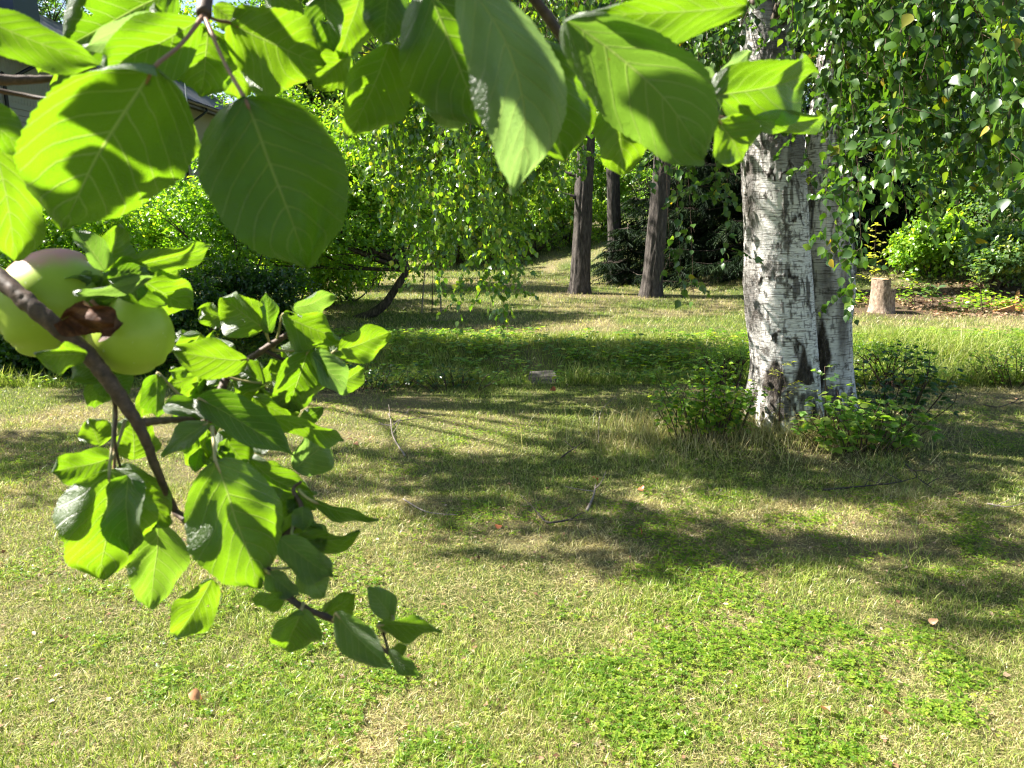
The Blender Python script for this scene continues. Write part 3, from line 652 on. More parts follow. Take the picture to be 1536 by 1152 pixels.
# ------------------------------------------------------------------ conifers
def needle_sprig():
    v = []; t = []
    rr = np.random.default_rng(4)
    for k in range(14):
        u = k/14; s = 1 if k % 2 else -1; b = np.array([u, 0, 0]); e = b+np.array([.16, s*.15*(1-.4*u), -.10+rr.normal(0, .05)]); w = np.array([.035, 0, .02])
        i = len(v); v += [b-w, b+w, e]; t.append([i, i+1, i+2])
    i = len(v); v += [np.array([0, .02, 0]), np.array([0, -.02, 0]), np.array([1.1, 0, 0])]; t.append([i, i+1, i+2])
    return np.array(v), np.array(t)
NEEDLE = needle_sprig()
def spruce(x, y, H, Rb, seed, label, low=.25, group='dark spruces beyond the birch'):
    r = np.random.default_rng(seed); z0 = float(hz(x, y)); loc = (x, y, z0); root = thing('spruce_tree', label, 'spruce', loc, group)
    P_, A_, tb = [], [], [tube([(x, y, z0-.1), (x, y, z0+H*.5), (x, y, z0+H)], [.16*H/9, .10*H/9, .02], 10, 20, rough=.1)]; z = low
    while z < H*.98:
        rad = Rb*(1-z/H)**.75; nb = 7
        for k in range(nb):
            a = r.uniform(0, 6.283); L = rad*r.uniform(.8, 1.1)+.1; m = max(4, int(L/.11)); u = np.linspace(.12, 1, m)
            c = np.stack([x+np.cos(a)*L*u, y+np.sin(a)*L*u, z0+z-.28*L*u+.18*L*u**3], -1); tb.append(tube([(x, y, z0+z), c[m//2], c[-1]], [.018, .01, .004], 4, 5, cap=False))
            for s in (-1, 1, 0):
                d = np.stack([np.cos(a+s*1.0+0*u), np.sin(a+s*1.0+0*u), -.55+0*u], -1)+r.normal(0, .18, (m, 3)); P_.append(c); A_.append(d)
            d = r.normal(0, .25, (m, 3))+np.array([0, 0, -1.]); P_.append(c); A_.append(d)
        z += .20+.04*z/H
    p = np.concatenate(P_); a = np.concatenate(A_); n = len(p)
    v, tr = scatter(NEEDLE[0], NEEDLE[1], p-np.array(loc), frames(a, np.array([0, 0, 1.])+r.normal(0, .4, (n, 3))), r.uniform(.20, .42, n))
    link('foliage', mesh_np('foliage', v, tris=tr, attrs={'rnd': np.repeat(r.random(n), len(NEEDLE[0]))}, smooth_sh=False), M_SPRUCE, root)
    v, tr, q = join(tb); link('trunk', mesh_np('trunk', localise(v, loc), tr, q), M_DARKBARK, root)
    return root
sp = [(1048, 17.5, 6.5, 2.0, 'dark spruce just left of the birch trunks, behind the lawn'), (1130, 16.4, 6.0, 2.1, 'dark spruce directly behind the birch trunks'), (1275, 17.0, 4.8, 2.2, 'dark spruce behind the tree stump'),
      (1355, 16.6, 2.8, 1.3, 'dark spruce between the stump and the right hand bushes'), (940, 17.0, 1.3, .8, 'low young spruce at the foot of the middle pine')]
for k, (px, Y, H, Rb, lb) in enumerate(sp):
    g = atY(px, 420, Y); spruce(float(g[0]), Y, H, Rb, 200+k, lb, .12)
def pine(px, Y, wpx, H, lean, seed, label, stubs, crown_r=2.1):
    r = np.random.default_rng(seed); g = atY(px, 440, Y); x, y = float(g[0]), Y; z0 = float(hz(x, y)); loc = (x, y, z0)
    root = thing('pine_tree', label, 'pine', loc, 'pines at the far end of the lawn'); rb = wpx*Y*1.03/FPX/2
    pts = [(x, y, z0-.1), (x+lean*.1, y, z0+.5), (x+lean*.5, y, z0+H*.35), (x+lean, y, z0+H)]
    c = spline(pts, 200); th = np.linspace(0, 2*np.pi, 64, endpoint=False); zz = c[:, 2]-z0
    rad = rb*(1.0-.55*zz/H+.30*np.exp(-np.clip(zz, 0, 9)/.22)); T, Z = np.meshgrid(th, np.arange(200))
    rr = rad[Z]*(1+.16*(fbm(np.cos(T)*5, np.sin(T)*5, zz[Z]*2.0, seed, 4)-.5)*2)
    v = np.stack([c[Z, 0]+rr*np.cos(T), c[Z, 1]+rr*np.sin(T), c[Z, 2]], -1).reshape(-1, 3); i_ = np.arange(199)[:, None]*64; j_ = np.arange(64)[None]
    q = np.stack([i_+j_, i_+(j_+1) % 64, i_+64+(j_+1) % 64, i_+64+j_], -1).reshape(-1, 4)
    link('trunk', mesh_np('trunk', localise(v, loc), quads=q), M_PINEBARK, root)
    tb = []; P_ = []; A_ = []
    for (h, a, L) in stubs:
        s0 = np.array([x+lean*h/H, y, z0+h]); e = s0+np.array([math.cos(a)*L, math.sin(a)*L, .35*L]); vv_, tt_, qq_ = tube([s0, (s0+e)/2+np.array([0, 0, -.05]), e], [.05, .035, .012], 7, 8, rough=.1); link('dead_branch', mesh_np('dead_branch', localise(vv_, loc), tt_, qq_), M_PINEBARK, root)
    for k in range(46):
        h = r.uniform(H*.72, H*1.0); a = r.uniform(0, 6.28); L = crown_r*r.uniform(.5, 1.1)*(1.15-1.5*abs(h/H-.84)); s0 = np.array([x+lean*h/H, y, z0+h]); e = s0+np.array([math.cos(a)*L, math.sin(a)*L, .15*L])
        tb.append(tube([s0, (s0+e)/2, e], [.04, .025, .008], 5, 6)); m = 42; u = r.uniform(.35, 1.05, m); P_.append(s0+(e-s0)*u[:, None]+r.normal(0, .22, (m, 3))); A_.append(r.normal(0, 1, (m, 3))+np.array([0, 0, .4]))
    p = np.concatenate(P_); a = np.concatenate(A_); n = len(p)
    v, tr = scatter(NEEDLE[0], NEEDLE[1], p-np.array(loc), frames(a, r.normal(0, 1, (n, 3))), r.uniform(.22, .42, n))
    link('foliage', mesh_np('foliage', v, tris=tr, attrs={'rnd': np.repeat(r.random(n), len(NEEDLE[0]))}, smooth_sh=False), M_PINE, root)
    v, tr, q = join(tb); link('branches', mesh_np('branches', localise(v, loc), tr, q), M_PINEBARK, root)
pine(868, 15.0, 27, 13, .25, 301, 'leftmost of the three pines, its trunk lit along the left edge', [(2.2, 2.9, .8), (1.8, 3.3, .7), (3.0, .3, .8)])
pine(924, 17.5, 20, 13, -.45, 302, 'slimmest pine, set back between the two stouter trunks', [(3.0, .2, 1.0)])
pine(974, 14.4, 28, 13, .5, 303, 'rightmost of the three pines, greyish brown with a dark knot', [(2.6, 3.1, 1.4), (3.1, .2, .8)])
# shade over the far lawn comes from an added leaf screen, out of the frame
sc2 = screen(FAR, 131, (7.0, 10), 26, .3)
d = norm(r.normal(0, 1, sc2.shape)); SA, SB, SC_ = sprig_leaves(sc2, d, 7, r.uniform(.3, .6, len(sc2)), .13, r)
# ------------------------------------------------------------------ broad leaved trees behind and at the sides
def G(px, Y): return float(atY(px, 400, Y)[0])
def tree_at(name, px, Y, rad, cz, label, mat=M_BUSH, seed=1, n=1500, size=.08, k=9, nl=22, tr=.12, group='trees closing off the garden', L=.32, leaf=LEAF_FAR, lr=(.28, .45), cat='tree'):
    x = G(px, Y); z = float(hz(x, Y))
    return shrub(name, label, cat, x, Y, rad, cz, mat, n=n, k=k, size=size, nl=nl, seed=seed, stems=nl, group=group, L=L, leaf=leaf, lr=lr, trunk=dict(top=(x+.1, Y, z+cz-rad[2]*.35), r=tr))
# tree added to carry the leaf screen that shades the far lawn
xs, ys = -9.6, 20.5
loc3 = np.array([xs, ys, float(hz(xs, ys))]); tr3 = thing('shade_tree', 'tall shade tree added behind the left shrubs, mostly above the picture', 'tree', loc3, 'trees closing off the garden')
link('foliage', leaf_mesh('foliage', LEAF_FAR, SA, SB, SC_, r, loc3), M_BUSH, tr3)
v, t_, q = tube([(xs, ys, -.1), (xs+.2, ys, 4), (xs+.5, ys, 9)], [.2, .16, .07], 12, 24, rough=.1); link('trunk', mesh_np('trunk', localise(v, loc3), t_, q), M_DARKBARK, tr3)
v, t_, q = join(limbs([np.array([xs+.2, ys, 4.]), np.array([xs+.3, ys, 6.]), np.array([xs+.4, ys, 8.])], list(sc2[::20]), r, .06)); link('limbs', mesh_np('limbs', localise(v, loc3), t_, q), M_DARKBARK, tr3)

back = [  # px, Y, radii, centre z, label, mat, n, size
    (620, 30, (3.6, 2.6, 4.2), 4.6, 'broad crowned tree behind the leaning apple tree', M_BUSH), (760, 34, (3.8, 2.6, 5.0), 5.2, 'tall light green tree left of the pines, far back', M_BUSH),
    (880, 31, (3.2, 2.4, 4.6), 5.6, 'leafy tree seen between the left and middle pines', M_BUSH), (985, 33, (3.4, 2.5, 5.0), 5.4, 'leafy tree behind the right hand pine', M_BUSH),
    (500, 27, (3.4, 2.5, 4.0), 5.2, 'leafy tree above the long shrub on the left', M_BUSH), (480, 27, (3.0, 2.2, 4.0), 6.0, 'dark leafy tree beside the far end of the house', M_BUSHDARK),
    (1110, 27, (3.2, 2.4, 4.6), 6.0, 'leafy tree rising behind the spruces', M_BUSH), (1230, 25, (3.2, 2.4, 4.2), 5.8, 'leafy tree above the spruce behind the birch', M_BUSH),
    (1350, 24, (3.2, 2.4, 3.6), 6.6, 'light green tree on the bank above the stump', M_BUSH), (1480, 22, (3.2, 2.4, 3.4), 6.2, 'light green tree high on the right hand bank', M_BUSH), (1620, 20, (3.0, 2.4, 3.2), 5.6, 'light green tree at the top right edge of the bank', M_BUSH),
    (250, 36, (4.2, 3, 5.0), 6.4, 'tree looming behind the house roof', M_BUSH), (60, 30, (4, 3, 5.0), 8.4, 'tree top over the near end of the house', M_BUSHDARK), (560, 40, (4.5, 3, 6.0), 7.6, 'tall tree furthest back above the left shrubs', M_BUSHDARK), (820, 42, (5, 3, 6.5), 8.2, 'tall tree furthest back above the pines', M_BUSHDARK), (1060, 42, (5, 3, 6.5), 8.2, 'tall tree furthest back above the spruces', M_BUSHDARK), (690, 24, (1.8, 1.5, 1.4), 1.6, 'round low tree at the far edge of the lawn left of the pines', M_BUSH)]
for k, (px, Y, rad, cz, lb, mt) in enumerate(back):
    tree_at('broadleaf_tree', px, Y, rad, cz, lb, mt, 400+k, n=2600 if Y < 35 else 2200, size=.13 if Y < 35 else .17, k=8, nl=30, tr=.13, L=.5)
# bright undergrowth at the end of the lawn
under = [(660, 24.0, 2.0, 1.0), (735, 25.5, 2.0, 1.2), (800, 24.5, 1.9, 1.0), (850, 25.5, 1.7, 1.1), (900, 26, 1.8, 1.3), (955, 25, 1.6, 1.0), (1010, 22.5, 1.2, .8), (600, 23, 1.8, 1.1)]
ul = ['leftmost bright bush along the far lawn edge', 'bright bush second along the far lawn edge', 'bright bush just left of the left pine, far back', 'sunlit bush showing behind the left pine trunk', 'tallest sunlit bush between the left and middle pines', 'sunlit bush between the middle and right pines', 'small bush tucked against the spruce foot, right of the pines', 'bush hidden behind the staked sapling, far back']
for k, (px, Y, rw, rh) in enumerate(under):
    shrub('bush', ul[k], 'bush', G(px, Y), Y-1.2, (rw*1.15, 1.1, rh*1.5), rh*1.15, M_LIME, n=1500, k=8, size=.085, nl=14, seed=500+k, stems=6, group='bushes along the far edge of the lawn', L=.25)

# left: long shrub, hedge and the leaning apple tree
def lefty(name, px, Y, rad, cz, lb, mat, seed, n, size=.06, **kw): return shrub(name, lb, kw.pop('cat', 'shrub'), G(px, Y), Y, rad, cz, mat, n=n, size=size, seed=seed, leaf=LEAF_OVAL if Y < 13 else LEAF_FAR, **kw)
ax_, ay_ = float(atY(520, 478, 11.6)[0]), 11.6
tp_ = atY(612, 405, 11.4)
root = shrub('old_apple_tree', 'old spreading fruit tree with a thick trunk leaning right over the lawn', 'fruit tree', ax_, ay_, (2.3, 1.5, 1.55), 1.45, M_BUSH, n=4300, k=9, size=.062, nl=34, leaf=LEAF_OVAL, seed=601, stems=16, L=.2, lean=(-.15, .2),
             trunk=dict(top=tuple(tp_), mid=(.05, 0, -.16), r=.085), lr=(.2, .34))
rr_ = np.random.default_rng(9); fr = []
p_, d_, _, _ = lump_points(np.array([ax_-.15, ay_-.2, 1.6]), (2.1, 1.3, 1.2), 20, 26, rr_)
for q_ in range(len(p_)):
    th = np.linspace(0, np.pi, 7); ph = np.linspace(0, 2*np.pi, 8, endpoint=False); T_, F_ = np.meshgrid(th, ph, indexing='ij')
    v = np.stack([np.sin(T_)*np.cos(F_), np.sin(T_)*np.sin(F_), np.cos(T_)], -1).reshape(-1, 3)*.032+p_[q_]; i_ = np.arange(6)[:, None]*8; j_ = np.arange(8)[None]
    fr.append((v, np.stack([i_+j_, i_+8+j_, i_+8+(j_+1) % 8, i_+(j_+1) % 8], -1).reshape(-1, 4)))
M_FRUIT = pbr('red_fruit', (.42, .07, .03), .35)
for v, q_ in fr: link('fruit', mesh_np('fruit', localise(v, root.location), quads=q_), M_FRUIT, root)
lefty('shrub', 350, 10.5, (1.35, 1.0, 1.0), 1.15, 'sunlit shrub left of the leaning trunk', M_BUSH, 611, 1500, nl=24, group='shrubs along the left side')
lefty('shrub', 215, 11.5, (1.7, 1.1, .95), 1.05, 'tall sunlit shrub in front of the house wall', M_BUSH, 612, 1700, nl=26, group='shrubs along the left side')
lefty('shrub', 60, 10.0, (1.6, 1.1, .85), .95, 'shrub at the left edge under the downpipe', M_BUSH, 613, 1500, nl=26, group='shrubs along the left side')
lefty('shrub', 560, 16.5, (2.0, 1.2, 1.9), 2.2, 'high shrub behind the leaning fruit tree', M_LIME, 614, 1700, .075, nl=24, group='shrubs along the left side')
lefty('shrub', 455, 16.5, (1.7, 1.2, 2.0), 2.3, 'high shrub between the house and the fruit tree', M_BUSH, 615, 1700, .075, nl=24, group='shrubs along the left side')
lefty('shrub', 440, 12.9, (1.3, .7, .75), .62, 'low shrub filling the shade left of the leaning trunk', M_BUSH, 616, 1500, nl=20, group='shrubs along the left side')
lefty('shrub', 520, 13.6, (1.0, .7, .6), .5, 'low shrub right behind the leaning trunk', M_BUSH, 617, 1100, nl=18, group='shrubs along the left side')
hl = ['dark hedge bush at the far left edge of the lawn', 'dark hedge bush under the apples', 'dark hedge bush just right of the two apples', 'dark hedge bush behind the leafy twig tip']
for k, (px, Y, rw, h) in enumerate(((-30, 7.6, .95, .55), (105, 8.0, 1.0, .62), (250, 8.5, .95, .6), (370, 9.2, .9, .55))):
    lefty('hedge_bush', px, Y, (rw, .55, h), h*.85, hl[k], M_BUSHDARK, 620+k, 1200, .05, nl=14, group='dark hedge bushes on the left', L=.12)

# right bank bushes
rb = [(1545, 14.0, (1.35, .9, 1.15), 1.35, 'large sunlit bush at the right edge above the firewood', M_PALE), (1470, 15.2, (1.3, .9, 1.3), 1.5, 'large sunlit bush on the bank right of the spruces', M_LIME), (1590, 17.0, (1.9, 1.2, 1.8), 2.6, 'bush higher up the bank at the right edge', M_LIME),
      (1500, 13.3, (.75, .5, .42), .55, 'straggly yellowing bush over the bare soil', M_PALE), (1400, 14.3, (.7, .5, .55), .45, 'low bush between the stump and the green oak seedling', M_BUSH), (1420, 20, (1.8, 1.3, 2.0), 2.4, 'bush furthest up the bank behind the others', M_PALE)]
for k, (px, Y, rad, cz, lb, mt) in enumerate(rb):
    shrub('bush', lb, 'bush', G(px, Y), Y, rad, cz, mt, n=1500, k=8, size=.08, nl=20, seed=640+k, stems=16, group='bushes on the right hand bank', L=.25)

# plants round the birch
def plant(name, label, px, py, w, h, n, size, mat, seed, Y=None, leaf=LEAF_OVAL, k=7, group='plants round the birch foot', cat='plant', dpt=None, L=.10, flat=.6):
    g = atG(px, py) if Y is None else atY(px, py, Y); x, y = float(g[0]), float(g[1])
    return shrub(name, label, cat, x, y, (w/2, dpt or w*.38, h*.55), h*.52, mat, n=n, k=k, size=size, nl=12, leaf=leaf, seed=seed, stems=12, group=group, L=L, flat=flat, wood=M_TWIG)
def shoots(name, label, px, py, w, h, ns, size, mat, seed, gap=.03, leaf=LEAF_OVAL, dpt=.4, group='plants round the birch foot', lean=0.0):
    r = np.random.default_rng(seed); g = atG(px, py); x, y = float(g[0]), float(g[1]); z0 = float(hz(x, y)); loc = (x, y, z0); root = thing(name, label, 'plant', loc, group)
    tb = []; PP, RR, SS = [], [], []
    for k in range(ns):
        a = r.uniform(0, 6.283); q = r.random()**.6; H = h*r.uniform(.45, 1.05)*(1-.35*q); b0 = np.array([x+math.cos(a)*.35*w*q, y+math.sin(a)*.35*w*q*dpt, z0-.02])
        e = b0+np.array([math.cos(a)*w*.32*q+lean*H+r.normal(0, .05), math.sin(a)*w*.32*q*dpt, H]); m = b0*.45+e*.55+np.array([r.normal(0, .03), r.normal(0, .03), .12*H]); c = spline([b0, m, e], 24)
        tb.append(tube([b0, m, e], [.004, .003, .0012], 5, 12)); n = max(4, int(H/gap)); u = np.linspace(.22, 1, n)
        for j, uu_ in enumerate(u):
            s = c[min(23, int(uu_*23))]; an = j*2.3+k+r.normal(0, .4); d = np.array([math.cos(an), math.sin(an), r.uniform(-.1, .5)]); L = r.uniform(.3, 1.3)*size
            for i_ in range(3):
                dd = d+np.array([math.cos(an+1.6*(i_-1)), math.sin(an+1.6*(i_-1)), -.25])*.8+r.normal(0, .2, 3); PP.append(s+d*L); RR.append(dd); SS.append(size*r.uniform(.6, 1.2)*(1-.3*uu_))
    PP = np.array(PP); ok = PP[:, 2] > z0+.02; PP = PP[ok]; RR = np.array(RR)[ok]; SS = np.array(SS)[ok]
    link('leaves', leaf_mesh('leaves', leaf, PP, frames(RR, np.array([0, -.15, 1.])+r.normal(0, .4, (len(PP), 3))), SS, r, loc), mat, root); v, tr, q = join(tb); link('stems', mesh_np('stems', localise(v, loc), tr, q), M_TWIG, root)
shoots('young_bush', 'leafy green bush standing left of the birch foot', 1058, 668, .66, .64, 52, .052, M_BUSH, 701)
shoots('young_bush', 'bright lime bush right against the birch foot on the right', 1292, 684, .78, .48, 50, .078, M_LIME, 702, gap=.05, dpt=.35)
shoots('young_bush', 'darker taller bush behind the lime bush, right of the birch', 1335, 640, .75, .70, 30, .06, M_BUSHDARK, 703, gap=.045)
plant('ferny_weed', 'low feathery weeds on the ditch edge left of the birch', 1085, 578, .7, .42, 330, .03, M_LIME, 704, leaf=LEAF_LONG)
plant('ferny_weed', 'low feathery weeds on the ditch edge right of the birch', 1330, 580, 1.1, .40, 330, .035, M_BUSH, 705, leaf=LEAF_LONG)
shoots('young_bush', 'dense low bush at the right edge beside the ditch', 1530, 578, .9, .50, 70, .034, M_BUSH, 706)
plant('ferny_weed', 'yellowish weeds at the far right end of the ditch', 1410, 560, .9, .30, 200, .035, M_LIME, 707, leaf=LEAF_LONG)
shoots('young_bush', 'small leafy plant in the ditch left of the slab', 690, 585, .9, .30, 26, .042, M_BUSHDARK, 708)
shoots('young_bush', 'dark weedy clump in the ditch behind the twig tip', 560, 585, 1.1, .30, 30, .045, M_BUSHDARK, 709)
def seedling(name, label, base, top, n, size, mat, seed, spread=.35, leaf=LEAF_OVAL, cat='seedling', group=None, pinn=False, start=.3):
    r = np.random.default_rng(seed); base = np.array(base, float); top = np.array(top, float); loc = tuple(base); root = thing(name, label, cat, loc, group); H = np.linalg.norm(top-base)
    c = spline([base-np.array([0, 0, .03]), (base+top)/2+r.normal(0, .02, 3)*H, top], 30); v, tr, q = tube([c[0], c[15], c[-1]], [.006+.004*H, .005, .002], 6, 16)
    tb = [(v, tr, q)]; PP, RR, SS = [], [], []
    for k in range(n):
        u = start+(1-start)*k/(n-1); s0 = c[int(u*29)]; a = k*2.4+r.normal(0, .3); L = spread*H*(1.15-u)*r.uniform(.6, 1.2)+.04
        e = s0+np.array([math.cos(a)*L, math.sin(a)*L*.7, L*.35]); tb.append(tube([s0, e], [.002, .001], 4, 3, cap=False)); m = 9 if pinn else 5
        for j in range(m):
            w_ = (j+1)/m; pp = s0+(e-s0)*w_; side = np.cross(e-s0, [0, 0, 1]); side = side/(np.linalg.norm(side)+1e-9)*(1 if j % 2 else -1)
            if j == m-1: side = (e-s0)/L
            ax = side*.9+(e-s0)/L*.4+np.array([0, 0, -.15])+r.normal(0, .15, 3); PP.append(pp); RR.append(ax); SS.append(size*r.uniform(.75, 1.2))
    PP = np.array(PP); Rm = frames(np.array(RR), np.array([0, 0, 1.])+r.normal(0, .35, (len(PP), 3))+SUN*.3)
    link('leaves', leaf_mesh('leaves', leaf, PP, Rm, np.array(SS), r, loc), mat, root); v, tr, q = join(tb); link('stem', mesh_np('stem', localise(v, loc), tr, q), M_TWIG, root)
g = atG(1166, 662); y_ = YB-.33
seedling('rowan_seedling', 'yellow green seedling with feathery leaves in front of the white trunk', (atY(1168, 655, y_)[0], y_, hz(1.8, y_)), atY(1172, 548, y_), 9, .040, M_YOUNG, 711, .5, LEAF_LONG, pinn=True, group='seedlings', start=.25)
g = atY(1316, 470, 12.55); seedling('oak_seedling', 'tall pale yellow seedling lit up behind the stump', (g[0], 12.55, hz(g[0], 12.55)), atY(1314, 338, 12.55), 16, .085, M_YOUNG, 712, .18, LEAF_OVAL, group='seedlings', start=.33)
g = atY(1473, 482, 11.9); seedling('oak_seedling', 'green oak seedling standing on bare soil near the firewood', (g[0], 11.9, hz(g[0], 11.9)), atY(1470, 392, 11.9), 12, .085, M_PALE, 713, .30, LEAF_OVAL, group='seedlings', start=.55)
g = atY(1400, 470, 12.2); seedling('hazel_seedling', 'low seedling with broad leaves right of the stump', (g[0], 12.2, hz(g[0], 12.2)), atY(1396, 428, 12.2), 8, .11, M_PALE, 714, .6, LEAF_OVAL, group='seedlings', start=.4)
g = atY(1372, 468, 12.6); seedling('hazel_seedling', 'thin seedling beside the dark low bush near the stump', (g[0], 12.6, hz(g[0], 12.6)), atY(1366, 410, 12.6), 8, .08, M_BUSH, 715, .35, LEAF_OVAL, group='seedlings', start=.4)
g = atY(1236, 655, YB-.4); seedling('aspen_seedling', 'thin seedling with round pale leaves in front of the right trunk', (g[0], YB-.4, hz(g[0], YB-.4)), atY(1237, 550, YB-.4), 6, .045, M_PALE, 716, .35, LEAF_BIRCH, group='seedlings', start=.5)
# staked sapling on the far lawn
g = atY(648, 476, 12.0); gx_, gz_ = float(g[0]), float(hz(g[0], 12.0))
seedling('young_tree', 'slender staked sapling in front of the hanging birch twigs', (gx_, 12.0, gz_), (gx_+.02, 12.0, gz_+1.15), 12, .06, M_BUSH, 717, .25, cat='sapling', start=.5)
for k, (dx, dy, lb) in enumerate(((-.16, 0, 'thin grey stake left of the slender sapling'), (.13, .1, 'thin grey stake right of the slender sapling'))):
    v, tr, q = tube([(0, 0, -.1), (.01+dx*.1, 0, .4), (.0, 0, .9-.1*k)], [.011, .010, .009], 8, 8); o = link('stake', mesh_np('stake', v, tr, q), M_DEADTWIG, loc=(gx_+dx, 12.0+dy, gz_)); o.rotation_euler = (0, R(6 if dx < 0 else -4), 0); tag(o, lb, 'stake', 'sapling stakes')

# ------------------------------------------------------------------ stump and firewood
def rings_col(t):
    co = t.coord(); o = t.new('ShaderNodeTexWave', _wave_type='RINGS', _rings_direction='Z', Scale=26.0, Distortion=2.0); t.l.new(co, o.inputs['Vector'])
    return t.mix(o.outputs['Fac'], (.40, .24, .12), (.62, .43, .24))
M_CUT = pbr('cut_wood', rings_col, .8)
M_STUMPBARK = pbr('stump_bark', bark_col((.08, .05, .035), (.30, .22, .16), (.55, .45, .36), (14, 14, 6)), .9, bark_bump((20, 20, 20), .6, .02))
g = atY(1321, 472, 12.1); sx, sy_, sz = float(g[0]), 12.1, float(hz(g[0], 12.1))
st = thing('tree_stump', 'pale sawn tree stump with a stepped top at the edge of the lawn', 'stump', (sx, sy_, sz))
seg = 72; th = np.linspace(0, 2*np.pi, seg, endpoint=False); nz = 26
V = []
toph = np.where(np.cos(th) < .12, .52, .35); toph = toph+.012*np.sin(th*7)
for k in range(nz):
    u = k/(nz-1); z = -.08+(toph+.08)*u; rr = (.182+.035*np.exp(-np.clip(z+.0, 0, 1)/.07)*(1+.3*np.sin(th*4+1)))*(1+.06*(fbm(np.cos(th)*4, np.sin(th)*4, z*6, 7)-.5)*2)
    V.append(np.stack([rr*np.cos(th), rr*np.sin(th), z], -1))
V = np.concatenate(V); i_ = np.arange(nz-1)[:, None]*seg; j_ = np.arange(seg)[None]
link('bark', mesh_np('bark', V, quads=np.stack([i_+j_, i_+(j_+1) % seg, i_+seg+(j_+1) % seg, i_+seg+j_], -1).reshape(-1, 4)), M_STUMPBARK, st)
nr = 10; rim = V[-seg:]; CV = [rim*np.array([k/nr, k/nr, 0])+np.array([0, 0, 1])*0 for k in range(nr+1)]
CV = np.concatenate([np.stack([c[:, 0], c[:, 1], np.where(c[:, 0] < .022, .522, .352)+.006*np.sin(c[:, 1]*60)], -1) for c in CV])
i_ = np.arange(nr)[:, None]*seg
link('cut_top', mesh_np('cut_top', CV*np.array([.985, .985, 1]), quads=np.stack([i_+j_, i_+seg+j_, i_+seg+(j_+1) % seg, i_+(j_+1) % seg], -1).reshape(-1, 4), smooth_sh=False), M_CUT, st)
M_SPLIT = pbr('split_wood', bark_col((.34, .13, .05), (.58, .27, .10), (.72, .44, .22), (3, 30, 30)), .8, bark_bump((3, 60, 60), .5, .01))
def split_log(px, py, Y, L, rz, ry, rx, rad, lb, seed):
    r_ = np.random.default_rng(seed); n = 14; m = 9; U = np.linspace(-L/2, L/2, n); a = np.concatenate([np.linspace(-.7, .7, m-2)*1.0, []])
    prof = [(0, 0)]+[(rad*math.cos(t_), rad*math.sin(t_)) for t_ in np.linspace(-.15, 1.35, m)]; prof = np.array(prof)-np.array([rad*.45, rad*.4]); k = len(prof)
    V = np.concatenate([np.stack([np.full(k, u), prof[:, 0]*(1+.10*(fbm(np.full(k, u*9.), prof[:, 0]*30, s=seed)-.5)), prof[:, 1]*(1+.12*(fbm(np.full(k, u*11.), prof[:, 1]*30, s=seed+1)-.5))], -1) for u in U])
    i_ = np.arange(n-1)[:, None]*k; j_ = np.arange(k)[None]; Q = np.stack([i_+j_, i_+(j_+1) % k, i_+k+(j_+1) % k, i_+k+j_], -1).reshape(-1, 4)
    V = np.vstack([V, V[:k].mean(0), V[-k:].mean(0)]); jj = np.arange(k); T = np.vstack([np.stack([(jj+1) % k, jj, np.full(k, n*k)], -1), np.stack([(n-1)*k+jj, (n-1)*k+(jj+1) % k, np.full(k, n*k+1)], -1)])
    g = atY(px, py, Y); z = max(g[2], float(hz(g[0], Y))+rad*.25)
    o = link('firewood_log', mesh_np('firewood_log', V, T, Q, smooth_sh=False), M_SPLIT, loc=(g[0], Y, z)); o.rotation_euler = (R(rx), R(ry), R(rz)); tag(o, lb, 'firewood', 'split logs on the bank')
split_log(1505, 474, 12.0, .34, 12, -14, 20, .10, 'orange split log lying lowest and leftmost of the heap', 1)
split_log(1530, 462, 12.2, .42, 20, -18, -30, .11, 'orange split log lying across the middle of the heap', 2)
split_log(1500, 459, 12.5, .30, -5, -16, 60, .09, 'short split log at the top left of the heap', 3)
split_log(1550, 474, 11.95, .36, -14, -8, 10, .10, 'split log at the right end of the heap, cut by the picture edge', 4)
split_log(1527, 446, 12.7, .26, 60, -40, 0, .06, 'dark ended log propped up at the back of the heap', 5)

r = np.random.default_rng(61); n = 9000; x = r.uniform(4.0, 13, n); y = r.uniform(11.2, 14.8, n); k = (soil_mask(x, y) > .35) & ~((np.abs(x-5.85) < .55) & (y < 12.7)); x, y = x[k], y[k]; n = len(x); a = r.uniform(0, 6.28, n)
v, tr = scatter(LEAF_OVAL[0], LEAF_OVAL[1], np.stack([x, y, hz(x, y)+.02], -1), frames(np.stack([np.cos(a), np.sin(a), r.normal(0, .3, n)], -1), np.array([0, 0, 1.])+r.normal(0, .6, (n, 3))), r.uniform(.02, .075, n))
tag(link('bank_litter', mesh_np('bank_litter', v, tris=tr, attrs={'rnd': np.repeat(r.random(n)**1.3, len(LEAF_OVAL[0]))}), M_LITTER), 'brown leaf litter over the bare soil of the bank', 'leaf litter', kind='stuff')
n = 2600; x = r.uniform(4.2, 13, n); y = r.uniform(11.4, 14.8, n); k = (soil_mask(x, y) > .3) & (fbm(x*1.4, y*1.4, s=62, o=3) > .54) & ~((np.abs(x-5.85) < .7) & (y < 12.7)) & (y > 12.0); x, y = x[k], y[k]; n = len(x); P_, R_, S_ = [], [], []
for j in range(5):
    b = r.uniform(0, 6.28, n); P_.append(np.stack([x+.04*np.cos(b), y+.04*np.sin(b), hz(x, y)+r.uniform(.03, .2, n)], -1)); R_.append(frames(np.stack([np.cos(b), np.sin(b), r.uniform(-.2, .5, n)], -1), np.array([0, 0, 1.])+r.normal(0, .4, (n, 3)))); S_.append(r.uniform(.04, .09, n))
v, tr = scatter(LEAF_OVAL[0], LEAF_OVAL[1], np.concatenate(P_), np.concatenate(R_), np.concatenate(S_))
